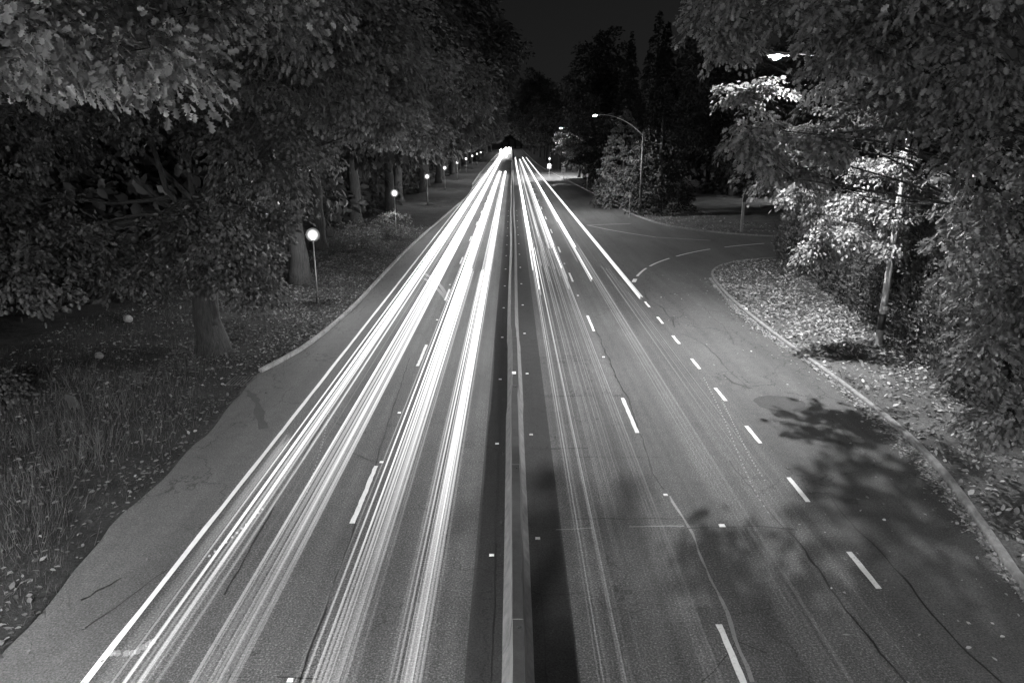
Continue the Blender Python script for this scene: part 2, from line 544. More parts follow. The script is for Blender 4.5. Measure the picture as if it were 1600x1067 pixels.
def right_h(x, y): return hgt(x, y, max(0.0, x - float(right_edge(y)) - 0.16))
def far_h(x, y): return hgt(x, y, max(0.0, x - float(far_edge(y)) - 0.16))
def verge(name, edge, side, ys, m, hf, inset=0.16):
    ds = [0, .12, .3, .6, 1, 1.5, 2, 2.6, 3.3, 4, 5, 6, 7.5, 9, 11, 14, 18, 24, 32, 45, 70]
    v = []; f = []
    for y in ys:
        e = float(edge(y)) + side * inset
        v.append((e, y, -0.08))
        for d in ds:
            x = e + side * d
            v.append((x, y, hf(x, y) - (0 if d > 0 else 0.002)))
    n = len(ds) + 1
    for i in range(len(ys) - 1):
        for k in range(n - 1):
            q = (i * n + k, i * n + k + 1, (i + 1) * n + k + 1, (i + 1) * n + k)
            f.append(q if side < 0 else q[::-1])
    return tag(MB().add(v, f).build(name, m, smooth=True), kind='structure')
ysl = [-24 + 0.6 * i for i in range(140)] + [61 + 3 * i for i in range(40)] + [185 + 15 * i for i in range(32)]
verge('left_verge', left_edge, -1, ysl, M['soil'], left_h)
ysr = [-22 + 0.8 * i for i in range(84)] + [45.4 + 0.35 * i for i in range(31)]
verge('right_verge', right_edge, 1, ysr, M['soil2'], right_h)
ysf = [64.3 + 0.5 * i for i in range(80)] + [105 + 3 * i for i in range(30)] + [196 + 15 * i for i in range(30)]
verge('far_verge', far_edge, 1, ysf, M['soil2'], far_h)

# ------------------------------------------------------------------ concrete median barrier
def bx(y):   # the barrier sways a few centimetres
    return 0.075 + 0.03 * math.sin(y * 0.13) + (0.035 if 22 < y < 30 else 0)
bar = empty('concrete_barrier', (0, 0, 0), 'long grey concrete barrier running up the middle of the road', 'barrier')
prof = [(-0.275, 0), (-0.275, 0.08), (-0.15, 0.30), (-0.105, 0.74), (-0.095, 0.80), (0.095, 0.80), (0.105, 0.74), (0.15, 0.30), (0.275, 0.08), (0.275, 0)]
def segment(y0, y1, tilt):
    v = []; f = []; n = len(prof)
    m = max(1, int((y1 - y0) / 1.0))
    for i in range(m + 1):
        y = y0 + (y1 - y0) * i / m
        for a, z in prof:
            jit = random.Random(int(y * 100) + int(a * 1000)).uniform(-.004, .004)
            v.append((bx(y) + a + tilt * z + jit, y, z))
    for i in range(m):
        for k in range(n - 1):
            f.append((i * n + k, (i + 1) * n + k, (i + 1) * n + k + 1, i * n + k + 1))
    f += [tuple(range(n)), tuple(m * n + k for k in reversed(range(n)))]
    o = MB().add(v, f).build('barrier_segment', M['concrete'], bar)
    o.data.materials.append(M['concrete_top'])
    for p in o.data.polygons:
        if abs(p.normal.z) > 0.9: p.material_index = 1
    return o
L = 6.1; y = -13.8; r = random.Random(8)
while y < 250:
    segment(y, y + L - 0.022, r.uniform(-.012, .012))
    if y < 60:
        b = MB().lathe([(0.02, 0), (0.028, 0.012), (0.028, 0.03), (0.012, 0.04)], 8, (bx(y) + 0.02, y + L - 0.25, 0.797))
        b.build('lifting_bolt', M['darksteel'], bar)
    y += L
segment(y, 640, 0)
# reflector on the barrier top
p = G(803, 583, 0.8)
MB().box(p.x - .07, p.x + .07, p.y - .10, p.y + .10, 0.801, 0.83).build('reflector', M['white'], bar)

# ------------------------------------------------------------------ raised road markers
ORD = ['nearest', 'second', 'third', 'fourth', 'fifth', 'sixth', 'seventh', 'eighth', 'ninth', 'tenth', 'eleventh', 'twelfth', 'thirteenth', 'fourteenth']
mk = MB().add([(-.055, -.05, 0), (.055, -.05, 0), (.055, .05, 0), (-.055, .05, 0), (-.045, -.02, .022), (.045, -.02, .022), (.045, .02, .022), (-.045, .02, .022)],
              [(3, 2, 1, 0), (4, 5, 6, 7), (0, 1, 5, 4), (1, 2, 6, 5), (2, 3, 7, 6), (3, 0, 4, 7)]).build('road_marker', M['white'])
first = [True]
def marker(x, y, label, group, z=0.004, s=1.0):
    o = mk if first[0] else mk.copy()
    if not first[0]: col.objects.link(o)
    first[0] = False
    o.location = (x, y, z); o.scale = (s, s, s)
    tag(o, label, 'road marker', group)
ya = G(841, 841).y; yb = G(769, 867).y
for i in range(14):
    marker(0.586, ya + i * 5.95, f'small white road marker right of the barrier foot, {ORD[i]} from the camera', 'road markers right of the barrier')
for i in range(14):
    marker(-0.445, yb + i * 5.95, f'small white road marker left of the barrier foot, {ORD[i]} from the camera', 'road markers left of the barrier')
for i, (px, py) in enumerate([(1040, 773), (943, 558), (903, 462), (882, 412)]):
    q = G(px, py); marker(q.x, q.y, f'white road marker on the right carriageway lane joint, {ORD[i]} from the camera', 'road markers on the right lane joint')
for i, (px, py) in enumerate([(454, 1062), (596, 722), (624, 645), (683, 500), (703, 445)]):
    q = G(px, py); marker(q.x, q.y, f'white road marker in the left carriageway dashed line, {ORD[i]} from the camera', 'road markers in the left dashed line')
q = G(1128, 821); marker(q.x, q.y, 'flattened pale marker lying across a crack in the right lane', None, 0.004, 1.3)

# ------------------------------------------------------------------ lamps
glt = [G(497, 478)]
LX, LY0, LSP = glt[0].x, glt[0].y, 29.7
gn = ['nearest', 'second', 'third', 'fourth', 'fifth', 'sixth', 'seventh', 'eighth', 'ninth', 'tenth']
def globe_lamp(x, y, label, h=3.75):
    z0 = left_h(x, y) if x < 0 else far_h(x, y)
    t = empty('globe_lamp', (x, y, z0 - 0.02), label, 'street lamp', 'globe lamps along the left verge' if x < 0 else None)
    MB().lathe([(0.13, 0), (0.13, 0.03), (0.085, 0.06), (0.075, 0.30), (0.05, 0.36)], 12).build('base', M['darksteel'], t, True)
    MB().lathe([(0.05, 0.34), (0.042, 1.6), (0.032, h - 0.32)], 10).build('post', M['steel'], t, True)
    MB().lathe([(0.06, h - 0.34), (0.11, h - 0.30), (0.12, h - 0.235)], 12).build('collar', M['darksteel'], t, True)
    R = 0.36
    pr = [(max(0.008, R * math.sin(math.pi * (i + .6) / 12.2)), h - R * math.cos(math.pi * (i + .6) / 12.2)) for i in range(12)]
    g = MB().lathe(pr, 24).build('globe', M['globe'], t, True)
    for nm, rr_, mm in (('glow_shell', .27, 'glow_shell'), ('glow_shell', .21, 'glow_shell'), ('bulb', .15, 'bulb')):  # added glowing shells that build a soft bloom round the bulb
        MB().lathe([(max(0.006, rr_ * math.sin(math.pi * (i + .6) / 12.2)), h - rr_ * math.cos(math.pi * (i + .6) / 12.2)) for i in range(12)], 20).build(nm, M[mm], g, True)
    ld = bpy.data.lights.new('bulb_light', 'POINT'); ld.energy = GLOBE_W; ld.shadow_soft_size = 0.12
    lo = bpy.data.objects.new('bulb_light', ld); col.objects.link(lo); lo.parent = g; lo.location = (0, 0, h)
    return t
lamp_ys = [LY0 + i * LSP for i in range(9)]
for i, yy in enumerate(lamp_ys):
    globe_lamp(LX - 0.35 * min(i, 3), yy, f'glowing globe lamp on a thin post in the left verge, {gn[i]} from the camera')
globe_lamp(LX + 0.2, LY0 - 1.0 * LSP, 'globe lamp on a thin post beside the left shoulder at the bridge')
globe_lamp(G(861, 285).x + 1.5, 190, 'glowing globe lamp beside white signs on the far right verge')

def cobra(base, head, label, band=False, arm_dir=None, watts=COBRA_W, rad=0.15, lens='lens', soft=0.08, pm='pole'):
    t = empty('overhead_street_lamp', base, label, 'street lamp', 'overhead lamps on the right side')
    bxw, byw, bz = base
    hd = Vector(head) - Vector(base)
    top = hd.z - 1.9
    MB().lathe([(rad * 1.5, 0), (rad * 1.5, 0.04), (rad * 1.04, 0.07), (rad, 0.2), (rad * 0.62, top)], 14).build('pole', M[pm], t, True)
    if band:
        MB().lathe([(rad * 0.97 + .006, 0.75), (rad * 0.95 + .006, 1.45)], 14).build('dark_band', M['darksteel'], t, True)
        MB().box(-0.07, 0.07, -rad - .03, -rad + .01, 1.62, 1.78).build('plate', M['sign'], t)
    a = Vector((0, 0, top - 0.35)); e = hd + Vector((0.25 if hd.x < 0 else -0.25, 0, 0.06))
    pts = []
    for i in range(15):
        s = i / 14
        q = a.lerp(e, s)
        q.z = a.z + (e.z - a.z) * (1 - (1 - s) ** 2.2)
        pts.append(q)
    MB().tube(pts, [0.055 - 0.022 * i / 14 for i in range(15)], 8).build('arm', M['steel'], t, True)
    sx = -1 if hd.x < 0 else 1
    v = []; f = []; n = 10
    secs = [(-0.48, .05, .05, .05), (-0.34, .085, .07, .05), (-0.12, .20, .11, .05), (0.22, .22, .10, .05), (0.40, .13, .05, .04), (0.45, .03, .02, .02)]
    for sxx, w, hu, hl in secs:
        for k in range(n):
            th = 2 * math.pi * k / n
            v.append((sxx * sx, w * math.cos(th), (hu if math.sin(th) > 0 else hl) * math.sin(th)))
    for i in range(len(secs) - 1):
        for k in range(n):
            k2 = (k + 1) % n
            f.append((i * n + k, i * n + k2, (i + 1) * n + k2, (i + 1) * n + k))
    f += [tuple(range(n)), tuple((len(secs) - 1) * n + k for k in range(n))]
    h = MB().add(v, f).build('lamp_head', M['steel'], t, True)
    h.location = hd
    R = 0.22
    pr = [(0.012, -R * 0.62)] + [(R * math.sin(a_), -R * 0.62 * math.cos(a_)) for a_ in (0.3, 0.6, 0.9, 1.2, 1.45)]
    ln = MB().lathe(pr, 16, (0.09 * sx, 0, -0.045)).build('lens', M[lens], h, True)
    ld = bpy.data.lights.new('lamp_light', 'SPOT')
    ld.energy = watts; ld.spot_size = math.radians(172); ld.spot_blend = 0.35
    ld.shadow_soft_size = soft
    lo = bpy.data.objects.new('lamp_light', ld); col.objects.link(lo)
    lo.parent = h; lo.location = (0.09 * sx, 0, -0.24)
    return t
b1 = G(1372, 541, 0.2); h1 = P(1215, 86, b1.y)
cobra(b1, h1, 'bright overhead lamp on a pale pole before the hedge', True)
b2 = G(999, 334, 0.2); h2 = P(931, 180, b2.y)
cobra(b2, h2, 'overhead lamp with long curved arm beyond the side street', watts=2400, lens='lens_small', pm='darksteel')
h3 = P(877, 200, 172)
cobra((h3.x + 5.5, 172, 0.2), h3, 'distant small overhead lamp above the pale lit tree', watts=9000)
cobra((15.0, -25, 0.2), (10.0, -25, 11.9), 'overhead lamp on the right verge behind the bridge', watts=8000, lens='lens_big')
cobra((45, 99, 0.2), (38.5, 99, 9.5), 'overhead lamp over the side street lawn, behind the large oak', watts=1100, lens='lens_small')
cobra((-15.0, -3.5, 0.2), (-10.2, -3.5, 9.8), 'overhead lamp beside the bridge on the left verge', watts=4200, soft=0.3, lens='lens_big')

# ------------------------------------------------------------------ foliage machinery
OAK = np.array([(0, 0, 0), (.10, .10, .02), (.34, .20, .07), (.15, .34, .03), (.46, .54, .10), (.19, .62, .04), (.30, .84, .06), (0, 1.05, -.03),
                (-.10, .10, .02), (-.34, .20, .07), (-.15, .34, .03), (-.46, .54, .10), (-.19, .62, .04), (-.30, .84, .06)], dtype=np.float32)
OAK_F = [(0, 1, 2, 3, 4, 5, 6, 7), (7, 13, 12, 11, 10, 9, 8, 0)]
SIM = np.array([(0, 0, 0), (.30, .35, .08), (.22, .75, .05), (0, 1.05, -.02), (-.30, .35, .08), (-.22, .75, .05)], dtype=np.float32)
SIM_F = [(0, 1, 2, 3), (3, 5, 4, 0)]
def nrm(a):
    return a / np.maximum(1e-6, np.linalg.norm(a, axis=-1, keepdims=True))
def leaf_frames(C, OUT, per, rad, flat, size, rng, droop=0.6, tilt=0.4):
    """frames of leaves in flat drooping sprays round the cluster centres C"""
    n = len(C) * per
    ci = np.repeat(np.arange(len(C)), per)
    dn = nrm(np.array([0, 0, 1.0]) + tilt * rng.normal(size=(len(C), 3)) + 0.45 * OUT)
    e1 = nrm(np.cross(dn, np.array([0.3, 1.0, 0.1]) + 0 * dn)); e2 = np.cross(dn, e1)
    sc_ = (rad * rng.uniform(0.6, 1.25, len(C)))[ci]
    ang = rng.uniform(0, 2 * np.pi, n); rr = np.sqrt(rng.uniform(0, 1, n))
    radial = e1[ci] * np.cos(ang)[:, None] + e2[ci] * np.sin(ang)[:, None]
    pos = C[ci] + radial * (rr * sc_)[:, None] + dn[ci] * rng.normal(0, flat, n)[:, None]
    pos[:, 2] -= droop * 0.45 * sc_ * rr ** 2
    ax = nrm(radial * 0.8 + 0.5 * OUT[ci] + np.array([0, 0, -droop]) + 0.4 * rng.normal(size=(n, 3)))
    nn = dn[ci] + 0.55 * rng.normal(size=(n, 3)) + 0.35 * OUT[ci]
    nn = nrm(nn - ax * np.sum(nn * ax, 1, keepdims=True))
    return pos, ax, nn, size * rng.uniform(0.65, 1.3, n)
def frames_mesh(name, fr, tmpl, tf, m, parent, origin):
    pos, ax, nn, s = fr
    sd = np.cross(ax, nn)
    V = (pos - np.array(origin))[:, None, :] + s[:, None, None] * (tmpl[None, :, 0:1] * sd[:, None, :] + tmpl[None, :, 1:2] * ax[:, None, :] + tmpl[None, :, 2:3] * nn[:, None, :])
    n, k = len(pos), len(tmpl)
    base = (np.arange(n) * k)[:, None]
    lp = np.concatenate([base + np.array(f)[None, :] for f in tf], axis=1).ravel()
    tot = np.tile([len(f) for f in tf], n)
    return np_mesh(name, V.reshape(-1, 3), lp, tot, m, parent)
def in_blob(b, rng, n, shell=0.5):
    c = np.array(b[:3]); r = np.array(b[3:6])
    d = nrm(rng.normal(size=(n, 3)))
    t = rng.uniform(shell ** 3, 1, n) ** (1 / 3)
    return c + d * t[:, None] * r, d
def wiggle(a, b, n, amp, rr, sag=0.0):
    a = Vector(a); b = Vector(b)
    out = []
    o = Vector((0, 0, 0))
    for i in range(n + 1):
        s = i / n
        if 0 < i < n: o = o * 0.6 + Vector((rr.uniform(-amp, amp), rr.uniform(-amp, amp), rr.uniform(-amp, amp)))
        q = a.lerp(b, s) + (o if 0 < i < n else Vector((0, 0, 0)))
        q.z += sag * math.sin(math.pi * s)
        out.append(q)
    return out
leaf_meshes = {}
def single_leaf_mesh(m):
    if m.name not in leaf_meshes:
        me = bpy.data.meshes.new('leaf')
        me.from_pydata([tuple(map(float, v)) for v in OAK], [], OAK_F)
        me.materials.append(m); leaf_meshes[m.name] = me
    return leaf_meshes[m.name]
def tree(name, label, base, r0, fork, blobs, leaf_m, size, per, seed, group=None, tmpl='oak', crad=0.75, droop=0.6,
         singles=0, cat='tree', lean=(0, 0), flat=0.12, shell=0.5, twigs=True, tilt=0.4, thin=1.0, dark=0, dark_m=None):
    """blobs: (x, y, z, rx, ry, rz, clusters) in world metres; fork: height where limbs leave the trunk"""
    rng = np.random.default_rng(seed); rr = random.Random(seed)
    bx_, by_, bz_ = base
    t = empty(name, base, label, cat, group)
    top = Vector((lean[0], lean[1], fork))
    # trunk with root flare
    tp = wiggle((0, 0, -0.3), top, 8, r0 * 0.22, rr)
    rad = [r0 * 1.55, r0 * 1.18] + [r0 * (1.0 - 0.035 * i) for i in range(7)]
    tb = MB().tube(tp, rad[:9], 14)
    tb.build('trunk', M['bark'], t, True)
    fr = []
    for b in blobs:
        c = Vector(b[:3]) - Vector(base)
        C, D = in_blob(b, rng, max(3, int(b[6] * thin)), shell)
        fr.append(leaf_frames(C, D, per, crad, flat, size, rng, droop, tilt))
        limb = wiggle(tp[-1 if rr.random() < .6 else -2], c, 7, 0.30 * max(1.0, (c - top).length / 8), rr, 0.06 * (c - top).length)
        lr = r0 * min(0.36, 0.13 + 0.02 * b[3])
        MBb = MB().tube(limb, [lr * (1 - 0.125 * i) for i in range(8)], 8)
        if twigs:
            for k in range(0, len(C), 2 if len(C) < 90 else 4):
                q = Vector(C[k]) - Vector(base)
                st = limb[rr.choice((4, 5, 6, 7))]
                MBb.tube(wiggle(st, q, 4, 0.10, rr, 0.10), [lr * 0.16, lr * 0.12, lr * .09, lr * .06, 0.006], 4, False)
        MBb.build('limb', M['bark'], t, True)
    T, F = (OAK, OAK_F) if tmpl == 'oak' else (SIM, SIM_F)
    if dark:      # shade put into a darker leaf colour for the first blobs
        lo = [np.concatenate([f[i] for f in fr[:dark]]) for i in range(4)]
        frames_mesh('shaded_crown', lo, T, F, dark_m, t, base)['kind'] = 'stuff'
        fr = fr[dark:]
    fr = [np.concatenate([f[i] for f in fr]) for i in range(4)]
    if singles:
        rel = fr[0] - np.array([0, 0, H])
        dep = rel[:, 1] * CT - rel[:, 2] * ST
        px = 800 + FPX * rel[:, 0] / np.maximum(dep, .1); py = 533.5 - FPX * (rel[:, 1] * ST + rel[:, 2] * CT) / np.maximum(dep, .1)
        ok = (dep > 1) & (px > -20) & (px < 1620) & (py > -20) & (py < 1080)
        sz = np.where(ok, fr[3] / np.maximum(dep, .1), 0)
        pick = np.argsort(-sz)[:singles]
        me = single_leaf_mesh(leaf_m)
        for i in pick:
            a = Vector(fr[1][i]); n_ = Vector(fr[2][i]); s_ = a.cross(n_); k = float(fr[3][i])
            m4 = Matrix(((s_.x * k, a.x * k, n_.x * k, fr[0][i][0] - bx_), (s_.y * k, a.y * k, n_.y * k, fr[0][i][1] - by_),
                         (s_.z * k, a.z * k, n_.z * k, fr[0][i][2] - bz_), (0, 0, 0, 1)))
            o = bpy.data.objects.new('leaf', me); col.objects.link(o)
            o.parent = t; o.matrix_basis = m4
        keep = np.ones(len(fr[0]), bool); keep[pick] = False
        fr = [f[keep] for f in fr]
    cr = frames_mesh('crown', fr, T, F, leaf_m, t, base)
    cr['kind'] = 'stuff'
    return t
def blob(px, py, Y, rx, ry, rz, n):
    p = P(px, py, Y)
    return (p.x, p.y, p.z, rx, ry, rz, n)

# ------------------------------------------------------------------ near trees
# left, overhanging the camera from beside the bridge
tree('oak_tree', 'near oak whose lit branches hang in from the top left corner', (-15.5, 10.5, 0.2), 0.45, 7.0, [
    blob(20, 60, 11.5, 1.7, 1.2, 0.7, 26), blob(100, 75, 12.5, 1.2, 1.0, 0.6, 20), blob(-60, 30, 11, 2, 1.5, 1.0, 20),
    blob(160, 40, 14, 1.6, 1.2, 0.8, 22), blob(235, 75, 11.5, 0.8, 0.7, 0.45, 12), blob(290, 20, 15, 2.0, 1.4, 0.9, 26),
    blob(400, 10, 17, 2.2, 1.5, 0.9, 26), blob(60, -40, 14, 3, 2, 1.3, 30), blob(230, -60, 16, 3, 2, 1.3, 30)],
    M['leaf_bright'], 0.155, 52, 11, 'oaks along the left verge', crad=0.6, droop=0.9, singles=280)
tA = G(333, 545, 0.25)
tree('oak_tree', 'broad oak with thick trunk on the left verge short of the nearest globe lamp', tA, 0.52, 6.0, [
    (tA.x - 1, tA.y - 1, 12, 5.0, 4.0, 4.0, 90), (tA.x - 6, tA.y - 2, 10, 4.5, 3.5, 3.5, 80), (tA.x + 3.2, tA.y - 1, 9, 2.4, 3, 3.0, 70),
    (tA.x - 3, tA.y - 3, 16, 5, 4, 3.0, 70), (tA.x - 10, tA.y, 13, 4, 4, 5, 60), (tA.x - 6, tA.y - 4, 6.2, 3.5, 2.0, 1.4, 40), (tA.x + 2, tA.y - 3, 5.5, 1.6, 1.4, 1.2, 22),
    (tA.x - 10, tA.y - 5, 5.6, 3, 2, 1.8, 34), (tA.x + 1.6, tA.y - 2.5, 4.0, 1.3, 1.0, 0.7, 12),
    blob(100, 380, 26, 2.2, 1.5, 1.1, 30), blob(200, 420, 27, 1.8, 1.3, 0.9, 24), blob(385, 395, 28, 1.3, 1.0, 0.9, 22), blob(400, 455, 28, 0.9, 0.8, 0.5, 12),
    blob(20, 430, 24, 2, 1.5, 1.1, 26), blob(415, 345, 31, 1.3, 1.1, 0.9, 20), blob(440, 265, 33, 1.4, 1.2, 0.9, 20), blob(290, 370, 27, 2, 1.4, 1.0, 28),
    blob(430, 90, 24, 2.4, 1.6, 1.2, 40), blob(520, 60, 25, 2.8, 1.6, 1.4, 50), blob(540, 140, 27, 2.2, 1.6, 1.0, 36),
    blob(610, 110, 28, 2.2, 1.6, 1.2, 36), blob(600, 180, 31, 2.0, 1.5, 0.9, 30), blob(480, 10, 24, 3.2, 2, 1.4, 46)],
    M['leaf'], 0.17, 66, 12, 'oaks along the left verge', crad=0.8, droop=0.8, singles=150, dark=17, dark_m=M['leaf_shaded'])
tB = G(470, 440, 0.25)
tree('oak_tree', 'oak standing just behind the nearest globe lamp on the left verge', tB, 0.55, 7.0, [
    (tB.x + 1, tB.y - 3, 10, 4.0, 4.0, 3.5, 90), (tB.x - 4, tB.y - 1, 13, 5.0, 4.0, 4.5, 80), (tB.x + 4, tB.y - 1, 15, 4, 4, 4, 80),
    (tB.x + 2, tB.y, 20, 6, 5, 4, 80), (tB.x + 0.6, tB.y - 6.2, 6.9, 1.4, 1.5, 1.3, 30), (tB.x - 0.9, tB.y - 7.4, 4.6, 1.0, 1.1, 0.8, 16),
    blob(640, 200, 42, 2.6, 2, 1.2, 36), blob(700, 130, 44, 3, 2.5, 2, 50), blob(590, 60, 40, 4, 3, 3, 60)],
    M['leaf'], 0.22, 54, 13, 'oaks along the left verge', crad=0.95, droop=0.7, dark=6, dark_m=M['leaf_shaded'])

# right: the large oak beside the bridge whose limbs reach over the shoulder
rb = (18.5, 19.0, 0.3)
tree('oak_tree', 'large oak with spreading limbs in front of the hedge on the right', rb, 0.55, 4.8, [
    blob(1135, 20, 22, 1.2, 1.3, 0.9, 30), blob(1200, -25, 21, 2.0, 1.6, 0.8, 36), blob(1140, 70, 23, 1.0, 1.0, 0.6, 18), blob(1330, 20, 19, 1.9, 1.6, 1.0, 34),
    blob(1160, 140, 26.7, 0.9, 0.7, 0.45, 15), blob(1210, 135, 26.9, 0.7, 0.6, 0.40, 9), blob(1180, 200, 21, 0.8, 0.8, 0.6, 12), blob(1170, 235, 21, 0.9, 0.7, 0.5, 13), blob(1250, 302, 25.9, .45, .4, .28, 9), blob(1276, 334, 25.6, .2, .2, .15, 3), blob(1255, 235, 25.8, .6, .55, .4, 10), blob(1250, 215, 24.5, .7, .6, .4, 10),
    blob(1325, 160, 22, 1.4, 1.3, 1.1, 30), blob(1230, 265, 23, 1.1, 1, 0.6, 18), blob(1290, 215, 21, .9, .9, 0.6, 16),
    blob(1405, 155, 22, 1.6, 1.4, 0.9, 34), blob(1380, 60, 19, 2.0, 1.6, 1.2, 36), blob(1480, 40, 18, 2.2, 1.6, 1.4, 36), blob(1580, 60, 17, 2.2, 1.6, 1.6, 36),
    blob(1490, 150, 20, 1.9, 1.6, 1.1, 34), blob(1570, 200, 19, 2.0, 1.6, 1.5, 36), blob(1545, 270, 21, 1.5, 1.5, 1.1, 28), blob(1590, 330, 19, 1.6, 1.4, 1.3, 28),
    blob(1550, 350, 21, 1.2, 1.2, 1.0, 22), blob(1530, 410, 19, 1.5, 1.2, 1.1, 26), blob(1600, 470, 18, 1.4, 1.2, 1.2, 24), blob(1560, 560, 18.0, 1.2, 1.1, 1.0, 22), blob(1590, 650, 16.5, 1.0, 1.0, 0.9, 18),
    blob(1320, -40, 18, 3, 2, 1.2, 36), blob(1500, -50, 16, 3, 2, 1.4, 36)],
    M['leaf_bright'], 0.16, 60, 14, None, crad=0.62, droop=0.8, singles=290, flat=0.06, shell=0.25, tilt=0.3, thin=0.75)
# maple beside the pale pole, lit by the lamp above it
mp = (20.4, 31.5, 0.3)
tree('maple_tree', 'bright lit maple whose leaves hang before the pale lamp pole and hedge', mp, 0.2, 3.0, [
    blob(1385, 285, 31.2, 1.2, 1.0, 0.9, 30), blob(1340, 320, 31.2, 1.0, 0.9, 0.7, 22), blob(1400, 350, 31.2, 1.5, 1.0, 0.9, 34), blob(1310, 370, 29.0, 1.2, 0.9, 0.6, 26),
    blob(1275, 395, 29.0, 0.7, 0.6, 0.5, 11), blob(1450, 310, 31.2, 1.3, 1.1, 1.0, 28), blob(1450, 370, 31.2, 1.2, 1.0, 0.7, 22), blob(1392, 385, 29.7, .6, .5, .35, 12), blob(1450, 330, 31.2, .9, .7, .6, 16), blob(1420, 380, 31.2, .8, .6, .5, 16), blob(1435, 295, 31.2, .8, .6, .5, 14), blob(1425, 420, 31.2, .6, .5, .35, 9), blob(1470, 395, 31.2, .8, .6, .5, 13), blob(1350, 265, 31.2, .7, .6, .5, 12), blob(1395, 330, 29.7, .7, .5, .5, 16), blob(1392, 250, 29.7, .7, .5, .5, 14), blob(1275, 335, 29.0, 0.3, 0.3, 0.25, 3)],
    M['leaf_bright'], 0.15, 52, 15, None, crad=0.5, droop=0.9, singles=60, twigs=False)

# ------------------------------------------------------------------ hedge of arborvitae, right
hp0, hp1 = Vector((20.6, 55.0, 0)), Vector((14.9, 19.5, 0))
nh = 19
hedge_mesh = []
def shrub_mesh(seed, h, rx):
    rng = np.random.default_rng(seed)
    n = 5200
    z = rng.uniform(0.02, 1, n) ** 0.85 * h
    a = rng.uniform(0, 2 * np.pi, n)
    lob = 1 + 0.16 * np.sin(a * 3 + z * 1.7 + seed) + 0.14 * np.sin(a * 5 - z * 2.9 + seed * 2)+ 0.08 * np.sin(a * 9 + z * 6)
    prof_ = rx * np.clip(1.06 - (z / h) ** 2.4 * 0.85, 0.05, 2) * np.clip(0.82 + z / h, 0, 1)
    r_ = prof_ * lob * rng.uniform(0.82, 1.06, n)
    pos = np.stack([r_ * np.cos(a), r_ * np.sin(a), z], 1)
    out = np.stack([np.cos(a), np.sin(a), 0.25 * np.ones(n)], 1)
    ax = nrm(out * 0.45 + np.array([0, 0, 0.8]) + 0.45 * rng.normal(size=(n, 3)))
    nn = out + 0.5 * rng.normal(size=(n, 3)); nn = nrm(nn - ax * np.sum(nn * ax, 1, keepdims=True))
    return pos, ax, nn, 0.17 * rng.uniform(0.6, 1.4, n)
protos = []
for s in range(4):
    h_ = 5.4 + 0.25 * s
    o = frames_mesh('foliage', shrub_mesh(s + 1, h_, 1.28), SIM, SIM_F, M['hedge'], None, (0, 0, 0))
    protos.append((o.data, h_)); bpy.data.objects.remove(o)
stem_b = MB().lathe([(0.1, -0.1), (0.07, 2.5), (0.03, 4.6)], 8)
stem_o = stem_b.build('stem', M['bark']); stem_me = stem_o.data; bpy.data.objects.remove(stem_o)
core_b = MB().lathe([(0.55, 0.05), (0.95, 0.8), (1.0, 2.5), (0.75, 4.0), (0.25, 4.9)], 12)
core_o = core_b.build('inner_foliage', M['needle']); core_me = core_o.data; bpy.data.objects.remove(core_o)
rr = random.Random(77)
hw = ['end bush', 'second bush', 'third bush', 'fourth bush', 'fifth bush', 'sixth bush', 'seventh bush', 'eighth bush', 'ninth bush', 'tenth bush']
for i in range(nh):
    p = hp0.lerp(hp1, i / (nh - 1)) + Vector((rr.uniform(-.2, .2) + 1.0, rr.uniform(-.2, .2), 0.1))
    if i < 10: lb = f'clipped evergreen hedge bush, {hw[i]} from the side street corner'
    else: lb = f'clipped evergreen hedge bush, {hw[nh - 1 - i]} from the bridge end of the hedge'
    t = empty('hedge_bush', p, lb, 'hedge bush', 'evergreen bushes of the right hedge')
    t.rotation_euler.z = rr.uniform(0, 6.28); t.scale = (1, 1, rr.uniform(.93, 1.05) * (0.74 if p.y < 40 else 0.88 if p.y < 44 else 1))
    f = link('foliage', protos[i % 4][0], t); f['kind'] = 'stuff'
    link('stem', stem_me, t)
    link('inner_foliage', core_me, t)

# ------------------------------------------------------------------ middle and far trees
OFF = 5.0      # street trees reach out over the road
def proto_tree(seed, h, w, n=26, per=60, size=0.55, m='leaf_dark', crad=1.6):
    rr = random.Random(seed)
    bl = []
    for k in range(9):
        a = k * 2.4 + seed; z = h * (0.36 + 0.56 * (k / 8)); q = w * (0.62 if k < 7 else 0.25)
        bl.append((q * math.cos(a) + OFF * min(1, k / 3), q * math.sin(a), z, w * 0.55, w * 0.55, h * 0.15, n))
    return tree('street_tree', 'proto', (0, 0, 0), 0.5, h * 0.28, bl, M[m], size, per, seed, None, 'sim', crad, 0.5, twigs=False, flat=0.3)
PT = [proto_tree(31, 27, 7.5), proto_tree(32, 29, 8.0), proto_tree(33, 24, 7.0)]
used = [False] * 3
def far_tree(k, x, y, rz, s, label, group, z=0.2):
    o = PT[k] if not used[k] else copy_tree(PT[k])
    used[k] = True
    o.location = (x, y, z); o.rotation_euler.z = rz; o.scale = (s, s, s)
    tag(o, label, 'tree', group)
rr = random.Random(4)
gl = 'tall trees along the left verge'
for i in range(1, 9):
    yy = LY0 + i * LSP
    far_tree(i % 3, -15.0 + rr.uniform(-1, .5), yy - 8 + rr.uniform(-2, 2), rr.uniform(-.5, .5), rr.uniform(1.08, 1.25), f'tall dark tree on the left verge just before the {gn[i]} globe lamp', gl)
    far_tree((i + 1) % 3, -15.2 + rr.uniform(-1, .5), yy + 7 + rr.uniform(-2, 2), rr.uniform(-.5, .5), rr.uniform(1.08, 1.25), f'tall dark tree on the left verge just past the {gn[i]} globe lamp', gl)
